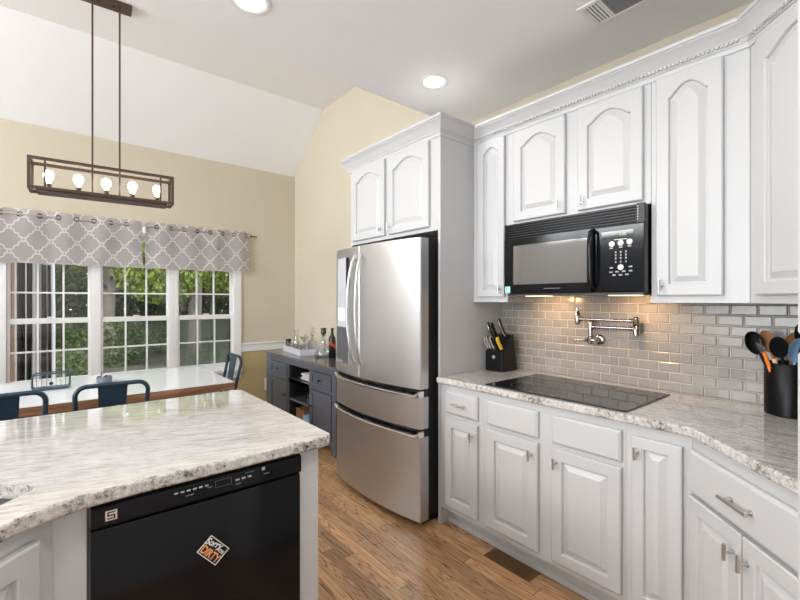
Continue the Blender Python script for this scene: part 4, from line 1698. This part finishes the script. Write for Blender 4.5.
tolix((.285, 3.36), PI, 'navy metal chair with its back to the island, nearest the middle window')
tolix((-.215, 3.36), PI, 'navy metal chair with its back to the island at the left edge')
tolix((1.05, 4.02), -PI / 2, 'navy metal chair at the right end of the table by the window')

# items on the table
bk = thing('wire_basket', (-.01, 4.06, TTZ), 'blue wire napkin basket on the left of the dining table', 'basket')
bm = B()


def rrect(x0, x1, z0, z1, y, r):
    pts = []
    for cx, cz, a0 in ((x1 - r, z1 - r, 0), (x0 + r, z1 - r, PI / 2), (x0 + r, z0 + r, PI), (x1 - r, z0 + r, 1.5 * PI)):
        for k in range(5):
            a = a0 + PI / 2 * k / 4
            pts.append((cx + r * math.cos(a), y, cz + r * math.sin(a)))
    return pts


for y in (4.00, 4.10):
    tube(bm, rrect(-.115, .100, TTZ + .006, TTZ + .118, y, .025), .005, 8, closed=True)
ob('wire_frame', bm, M['rubber'], bk, smooth=60)
bm = B()
for k in range(7):
    x = -.09 + k * .0275
    tube(bm, [(x, 4.00, TTZ + .113), (x, 4.00, TTZ + .02), (x, 4.10, TTZ + .02), (x, 4.10, TTZ + .113)], .0016, 6)
ob('wire_bar', bm, M['chrome'], bk)
ob('base_tray', box(B(), -.105, .09, 3.995, 4.105, TTZ + .001, TTZ + .016), M['rubber'], bk)
ob('medallion', lathe(B(), [(.012, -.004), (.012, .004)], (-.008, 3.995, TTZ + .05), 16, 'Y'), M['navy'], bk)
ds = thing('table_dish', (.32, 4.12, TTZ), 'small round grey dish holding chrome pieces on the dining table', 'dish')
ob('bowl', lathe(B(), [(.045, .001), (.052, .004), (.054, .045), (.048, .047), (.045, .02), (.003, .018)], (.32, 4.12, TTZ), 24), M['dish'], ds, smooth=50)
bm = B()
tube(bm, [(.305, 4.12, TTZ + .018), (.300, 4.12, TTZ + .085)], .004, 8)
tube(bm, [(.305, 4.12, TTZ + .045), (.35, 4.10, TTZ + .068)], .004, 8)
tube(bm, [(.33, 4.13, TTZ + .02), (.335, 4.13, TTZ + .06)], .008, 10)
ob('metal_piece', bm, M['chrome'], ds, smooth=50)

# ------------------------------------------------------------------ valances
YV_ = YW - .075


def valance(x0, x1, z0, z1, label, shift):
    root = thing('window_valance', ((x0 + x1) / 2, YV_, z0), label, 'valance', 'lattice valances over the dining windows')
    n = int((x1 - x0) / .012)
    m_ = 14
    bm = B()
    rows = []
    for j in range(m_ + 1):
        v = j / m_
        row = []
        for i in range(n + 1):
            u = i / n
            x = x0 + (x1 - x0) * u
            s = (x - shift)
            wv = math.cos(2 * PI * s / .275)
            y = YV_ + (.013 * wv) * (.5 + .5 * v) + .005 * math.sin(9 * x + 3 * v)
            z = z0 + (z1 - z0) * v - .012 * (1 - v) * math.cos(2 * PI * s / .275 + .4)
            row.append(bm.verts.new((x + (.012 * (1 - v) * (2 * u - 1)), y, z)))
        rows.append(row)
    for a, b in zip(rows, rows[1:]):
        for i in range(n):
            bm.faces.new((a[i], a[i + 1], b[i + 1], b[i]))
    f = ob('fabric', bm, M['lattice'], root, smooth=180)
    # grommets sit where the cloth crosses the rod
    k = 0
    xs = []
    g0 = math.ceil((x0 - shift - .06875) / .1375)
    gx = shift + .06875 + g0 * .1375
    while gx < x1 - .015:
        if gx > x0 + .015:
            xs.append(gx)
        gx += .1375
    for x in xs:
        z = z1 - .052
        s = x - shift
        slope = -.004 * math.sin(2 * PI * s / .275) * 2 * PI / .275
        ang = math.atan(slope)
        R = Matrix.Translation((x, YV_ + .005 * math.sin(9 * x + 3), z)) @ Matrix.Rotation(ang, 4, 'Z')
        pts = [(.020 * math.cos(a), 0, .020 * math.sin(a)) for a in [2 * PI * q / 16 for q in range(16)]]
        ob('grommet', xf(tube(B(), pts, .0052, 6, closed=True), R), M['bronze'], root, smooth=60)
    return root


valance(-.75, .728, 1.765, 2.262, 'left long grey lattice valance hung on grommets over the windows', -.30)
valance(.775, 1.865, 1.762, 2.262, 'right shorter grey lattice valance hung on grommets over the windows', .80)
rodt = thing('curtain_rod', (.6, YV_, 2.2), 'slim metal curtain rod carrying the lattice valances', 'curtain rod')
ob('rod', tube(B(), [(-.80, YV_, 2.210), (1.885, YV_, 2.210)], .009, 12), M['nickel'], rodt, smooth=60)
ob('finial', lathe(B(), [(.010, 1.885), (.016, 1.892), (.016, 1.900), (.007, 1.906), (.007, 1.96), (.003, 1.975)], (0, YV_, 2.210), 14, 'X'), M['pewter'], rodt, smooth=50)
bm = B()
box(bm, .738, .764, YV_ - .010, YW - .023, 2.13, 2.205)
ob('bracket', bm, M['trim'], rodt, bevel=.003)

# ------------------------------------------------------------------ chandelier
CHX, CHY, CHR = .318, 3.93, -.06
Rm = Matrix.Translation((CHX, CHY, 0)) @ Matrix.Rotation(CHR, 4, 'Z')
ch = thing('chandelier', (CHX, CHY, 2.2), 'dark bronze linear cage chandelier with five lit bulbs above the dining table', 'chandelier')
hx, hy, zb, zt = .440, .085, 2.207, 2.412
b = .010


def cage(bm, x0, x1, y0, y1, z0, z1):
    return box(bm, x0, x1, y0, y1, z0, z1)


bm = B()
for z in (zb, zt):
    for y in (-hy, hy):
        box(bm, -hx - b, hx + b, y - b, y + b, z - b, z + b)
    for x in (-hx, hx):
        box(bm, x - b, x + b, -hy + b, hy - b, z - b, z + b)
ob('cage_rail', xf(bm, Rm), M['bronze'], ch)
for x in (-hx, hx):
    for y in (-hy, hy):
        bm = B()
        box(bm, x - b, x + b, y - b, y + b, zb + b, zt - b)
        ob('corner_post', xf(bm, Rm), M['bronze'], ch)
for x in (-hx + .085, hx - .085):
    bm = B()
    box(bm, x - .006, x + .006, -hy - .006, -hy + .006, zb + b, zt - b)
    ob('inner_post', xf(bm, Rm), M['bronze'], ch)
bm = B()
box(bm, -hx + .03, hx - .03, -.035, .035, zb - .008, zb + .016)
box(bm, -hx + .035, hx - .035, -hy + b, hy - b, zb - .022, zb - .0115)
ob('base_tray', xf(bm, Rm), M['bronze'], ch)
for k in range(5):
    x = (k - 2) * .170
    bm = lathe(B(), [(.017, zb + .0165), (.017, zb + .052), (.013, zb + .055)], (x, 0, 0), 16)
    so = ob('bulb_socket', xf(bm, Rm), M['bronze'], ch, smooth=40)
    bm = lathe(B(), [(.012, zb + .0555), (.014, zb + .068), (.026, zb + .090), (.031, zb + .110), (.028, zb + .130), (.017, zb + .144), (.003, zb + .148)], (x, 0, 0), 18)
    ob('bulb', xf(bm, Rm), M['bulb'], so, smooth=60)
for x in (-.086, .086):
    ob('hanging_rod', tube(B(), [Rm @ Vector((x, 0, zb + .017)), Rm @ Vector((x, 0, ZD - .025))], .0065, 10), M['bronze'], ch, smooth=60)
bm = B()
box(bm, -.165, .165, -.062, .062, ZD - .026, ZD - .0005)
ob('canopy', xf(bm, Rm), M['bronze'], ch, bevel=.003)
bm = B()
for x in (-.045, .045):
    lathe(bm, [(.008, ZD - .0265), (.008, ZD - .034), (.004, ZD - .036)], (x, 0, 0), 12)
ob('canopy_screw', xf(bm, Rm), M['bronze'], ch)
for k in range(5):
    p = Rm @ Vector(((k - 2) * .170, 0, zb + .11))
    lamp('bulb_light', 'POINT', p, 6.0, (1, .92, .80), shadow_soft_size=.03)

# ------------------------------------------------------------------ recessed lights and ceiling vent
CAN = [(1.873, 1.925, 'right one in front of the refrigerator cabinet'), (.708, 1.951, 'left one at the top edge of the view'),
       (-.5, 1.951, None), (-1.7, 1.951, None), (.70, .40, 0), (-.5, .40, 0), (-1.7, .45, None), (1.15, .40, None), (-2.8, 1.2, None)]  # two in view; the rest are unseen, added to fill the room
for i, (x, y, lab) in enumerate(CAN):
    t = thing('recessed_light', (x, y, ZK - .004), 'round white recessed ceiling light, ' + lab if lab else 'added round white recessed ceiling light, unseen, filling the room from out of view', 'ceiling light', 'recessed kitchen ceiling lights')
    ob('trim_ring', lathe(B(), [(.095, -.0005), (.096, -.004), (.088, -.008), (.072, -.006), (.066, -.002), (.066, -.0005)], (x, y, ZK), 36, caps=False), M['trim'], t, smooth=50)
    ob('lens', lathe(B(), [(.0655, -.0012), (.0655, -.0045), (.05, -.0062), (.002, -.0066)], (x, y, ZK), 32), M['disc'], t, smooth=60)
    lamp('downlight', 'AREA', (x, y, ZK - .012), (1.5 if lab else 6.0 if lab == 0 else 3.0), (1, .975, .94), rot=(0, 0, 0), shape='DISK', size=.13)
vt = thing('ceiling_vent', (2.03, .83, ZK), 'white slotted air vent in the kitchen ceiling near the right wall', 'vent')
vx0, vx1, vy0, vy1 = 1.932, 2.130, .655, 1.012
bm = B()
box(bm, vx0, vx1, vy1 - .022, vy1, ZK - .008, ZK - .0005)
box(bm, vx0, vx1, vy0, vy0 + .022, ZK - .008, ZK - .0005)
box(bm, vx0, vx0 + .022, vy0 + .022, vy1 - .022, ZK - .008, ZK - .0005)
box(bm, vx1 - .022, vx1, vy0 + .022, vy1 - .022, ZK - .008, ZK - .0005)
box(bm, vx0 + .022, vx1 - .022, .905, .918, ZK - .008, ZK - .0005)
ob('frame', bm, M['trim'], vt, bevel=.002)
ob('duct_shade', box(B(), vx0 + .0225, vx1 - .0225, vy0 + .0225, vy1 - .0225, ZK - .0012, ZK - .0004), M['vent_dark'], vt)
bm = B()
for k in range(5):
    y = .919 + k * .0150
    box(bm, vx0 + .0225, vx1 - .0225, y, y + .0085, ZK - .0075, ZK - .0014)
ob('louver', bm, M['trim'], vt)
bm = B()
for k in range(13):
    x = vx0 + .026 + k * .0115
    box(bm, x, x + .0045, vy0 + .0225, .9045, ZK - .0075, ZK - .0014)
ob('louver', bm, plain('grey_louver', (.30, .30, .31), .5), vt)

# floor register
fv = thing('floor_register', (1.92, 1.37, 0), 'dark brown wooden floor register by the toe kick', 'floor vent')
fx0, fx1, fy0, fy1 = 1.845, 1.948, 1.215, 1.500
bm = B()
box(bm, fx0, fx1, fy0, fy0 + .02, .0005, .006)
box(bm, fx0, fx1, fy1 - .02, fy1, .0005, .006)
for k in range(9):
    x = fx0 + k * (fx1 - fx0 - .007) / 8
    box(bm, x, x + .007, fy0 + .02, fy1 - .02, .0005, .006)
ob('grille', bm, plain('dark_oak', (.13, .065, .028), .4, vary=.3, vscale=25), fv)
ob('recess', box(B(), fx0 + .008, fx1 - .008, fy0 + .0205, fy1 - .0205, .0003, .0004 + .0012), M['vent_dark'], fv)  # thin dark sheet for the shade under the slats

# ------------------------------------------------------------------ outdoors
bm = B()
for i in range(25):
    for j in range(25):
        pass
nx, ny = 40, 50
gv = [[bm.verts.new((-25 + 60 * i / nx, 5.6 + 45 * (j / ny) ** 1.4, -.35 + .018 * (45 * (j / ny) ** 1.4) + .12 * math.sin(i * 1.7 + j) * math.sin(j * .9) * (j / ny))) for i in range(nx + 1)] for j in range(ny + 1)]
for j in range(ny):
    for i in range(nx):
        bm.faces.new((gv[j][i], gv[j][i + 1], gv[j + 1][i + 1], gv[j + 1][i]))
g = ob('ground', bm, M['ground'])
g['kind'] = 'structure'


def ground_z(y):
    return -.35 + .018 * max(0, y - 5.6)


def leaf_cloud(bm, n, cx, cy, cz, rx, ry, rz, s0, s1, rnd, hollow=.25):
    for _ in range(n):
        while True:
            p = Vector((rnd.uniform(-1, 1), rnd.uniform(-1, 1), rnd.uniform(-1, 1)))
            if hollow < p.length < 1:
                break
        c = Vector((cx + p.x * rx, cy + p.y * ry, cz + p.z * rz))
        s = rnd.uniform(s0, s1)
        a = Vector((rnd.gauss(0, 1), rnd.gauss(0, 1), rnd.gauss(0, 1))).normalized()
        u = a.orthogonal().normalized()
        w = a.cross(u)
        q = [c - u * s, c + w * s * .5, c + u * s, c - w * s * .5]
        bm.faces.new([bm.verts.new(v) for v in q])


def tree_proto(rnd, h, r, crown):
    tb = B()
    pts = [(0, 0, 0)]
    x = y = 0
    for k in range(1, 8):
        x += rnd.uniform(-.10, .10)
        y += rnd.uniform(-.10, .10)
        pts.append((x, y, h * k / 7))
    tube(tb, pts, r, 10, rad=[r * (1.25 - .8 * k / 7) for k in range(8)])
    for k in range(9):
        z = h * rnd.uniform(.18, .9)
        a = rnd.uniform(0, 2 * PI)
        L = rnd.uniform(.6, 1.5)
        p0 = Vector((x * z / h, y * z / h, z))
        p1 = p0 + Vector((math.cos(a) * L, math.sin(a) * L, L * .5))
        tube(tb, [p0, (p0 + p1) / 2 + Vector((0, 0, .1)), p1], .04, 6, rad=[r * .35, r * .22, r * .1])
    lb = B()
    for n, cx, cy, cz, rx, rz in crown:
        leaf_cloud(lb, n * 4, cx, cy, cz, rx, rx, rz, .035, .085, rnd)
    return tb, lb


rnd = random.Random(11)
protos = []
specs = [(8.5, .13, [(1700, 0, 0, 5.2, 1.8, 2.0), (900, .7, -.3, 3.0, 1.1, 1.2), (700, -.8, .2, 2.4, 1.0, .9)]),
         (9.0, .09, [(1500, 0, 0, 5.6, 1.7, 2.2), (1300, -.3, -.3, 2.7, 1.5, 1.4)]),
         (7.5, .15, [(1600, 0, 0, 5.2, 1.8, 2.0), (500, .8, -.3, 3.3, 1.0, .9)])]
KIND = ['tree with layered bright leaves', 'slender tree with low leafy boughs', 'tree with thick bare grey trunk']
tree_spots = []
ti = 0
for row, (yy, cnt, x0, x1) in enumerate(((11.0, 3, -3.2, 8.2), (15.0, 4, -4.6, 11.0), (19.2, 6, -8.0, 15.0), (23.6, 7, -9.5, 18.0))):
    for k in range(cnt):
        x = x0 + (x1 - x0) * (k + .5) / cnt + rnd.uniform(-.15, .15)
        y = yy + rnd.uniform(-.15, .15)
        tree_spots.append((x, y))
roots = []
for k, sp_ in enumerate(specs):
    tb, lb = tree_proto(rnd, *sp_)
    r_ = thing('forest_tree', (0, 0, 0), 'tree', 'tree', 'trees outside the dining windows')
    ob('trunk', tb, M['trunk'], r_, smooth=60)
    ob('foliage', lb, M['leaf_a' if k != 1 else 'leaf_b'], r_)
    roots.append(r_)
used = [False] * 3
ROWN = ['in the front row', 'in the second row', 'in the third row', 'in the far row']
order = sorted(range(len(tree_spots)), key=lambda i: tree_spots[i][1])
for n_, i in enumerate(order):
    x, y = tree_spots[i]
    k = n_ % 3
    if not used[k]:
        r_ = roots[k]
        used[k] = True
    else:
        r_ = roots[k].copy()
        C.objects.link(r_)
        for chd in list(roots[k].children):
            c_ = chd.copy()
            C.objects.link(c_)
            c_.parent = r_
    r_.location = (x, y, ground_z(y) - .05)
    r_.rotation_euler = (0, 0, rnd.uniform(0, 6.28))
    r_.scale = (1, 1, rnd.uniform(.9, 1.15))
    r_['label'] = '%s in the woods outside the dining windows' % KIND[k]
    r_['group'] = 'woodland: ' + KIND[k]
# low shrubs under the trees
sh = B()
leaf_cloud(sh, 1500, 0, 0, .45, .75, .75, .55, .02, .06, rnd, 0.0)
tb = B()
for k in range(5):
    a = rnd.uniform(0, 6.28)
    tube(tb, [(0, 0, 0), (math.cos(a) * .4, math.sin(a) * .4, .7)], .012, 5)
sr = thing('forest_shrub', (0, 0, 0), 'low leafy shrub on the woodland floor outside the windows', 'shrub', 'shrubs outside the dining windows')
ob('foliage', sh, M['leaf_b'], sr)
ob('stem', tb, M['trunk'], sr)
shrub_spots = []
for n_ in range(44):
    s = rnd.uniform(.6, 1.3)
    for _ in range(60):
        y = rnd.uniform(8.8, 22)
        x = rnd.uniform(-.16 * y - 1, .46 * y + 1)
        if all(math.hypot(x - a, y - b_) > .78 * (s + c_) for a, b_, c_ in shrub_spots) and all(math.hypot(x - a, y - b_) > .8 for a, b_ in tree_spots):
            break
    else:
        continue
    shrub_spots.append((x, y, s))
    if n_ == 0:
        r_ = sr
    else:
        r_ = sr.copy()
        C.objects.link(r_)
        for chd in list(sr.children):
            c_ = chd.copy()
            C.objects.link(c_)
            c_.parent = r_
    r_.location = (x, y, ground_z(y) - .05)
    r_.rotation_euler = (0, 0, rnd.uniform(0, 6.28))
    r_.scale = (s, s, s * rnd.uniform(.6, 1.0))
# dense far thicket nobody could count
tk = B()
for k in range(80):
    leaf_cloud(tk, 620, -12 + k * .45, 31 + rnd.uniform(-1.5, 1.5), (rnd.uniform(.6, 1.9), rnd.uniform(2.2, 4.8))[k % 2], 1.7, 1.2, 1.6, .10, .24, rnd, 0.0)
o = ob('distant_thicket', tk, M['leaf_far'])
o['kind'] = 'stuff'
tag(o, 'dense green thicket far behind the trees outside', 'thicket')

tk = B()
for k in range(36):
    leaf_cloud(tk, 620, -6 + k * .58, 21.4 + rnd.uniform(-.4, .4), rnd.uniform(.8, 3.6), 1.3, .9, 1.6, .05, .12, rnd, 0.0)
o = ob('understory_brush', tk, M['leaf_far'])
o['kind'] = 'stuff'
tag(o, 'grey green understory brush between the tree trunks outside', 'brush')

# porch curtain and post outside the left window
cu = B()
uvl = cu.loops.layers.uv.new('UVMap')
n, mrow = 60, 20
rows = []
for j in range(mrow + 1):
    v = j / mrow
    z = .02 + (2.65 - .02) * v
    wid = .40 + .02 * math.sin(v * 5)
    xl = -.320 - .01 * (1 - v) + .0
    xr = xl + .345 + .0 * v - .03 * max(0, v - .45)
    row = []
    for i in range(n + 1):
        u = i / n
        x = xl + (xr - xl) * u + .012 * (1 - v) * math.sin(u * 9)
        y = 5.90 + .045 * math.sin(u * 2 * PI * 5 + .7 * math.sin(3 * v)) * (.6 + .4 * (1 - v))
        row.append((cu.verts.new((x, y, z)), u))
    rows.append(row)
for a, b_ in zip(rows, rows[1:]):
    for i in range(n):
        f = cu.faces.new((a[i][0], a[i + 1][0], b_[i + 1][0], b_[i][0]))
        for lp, uu in zip(f.loops, (a[i][1], a[i + 1][1], b_[i + 1][1], b_[i][1])):
            lp[uvl].uv = (uu, 0)
pc = ob('porch_curtain', cu, M['stripe'], smooth=180)
pc.modifiers.new('thick', 'SOLIDIFY').thickness = .002
tag(pc, 'charcoal and white striped curtain hanging outside the left window', 'curtain')
pp = thing('porch_post', (-.40, 6.05, -.35), 'brown wooden porch post behind the striped curtain', 'post')
ob('post', box(B(), -.44, -.325, 6.0, 6.11, -.34, 2.75), M['post'], pp)
ob('curtain_rail', tube(B(), [(-.8, 5.90, 2.67), (.35, 5.90, 2.67)], .014, 10), M['post'], pp)
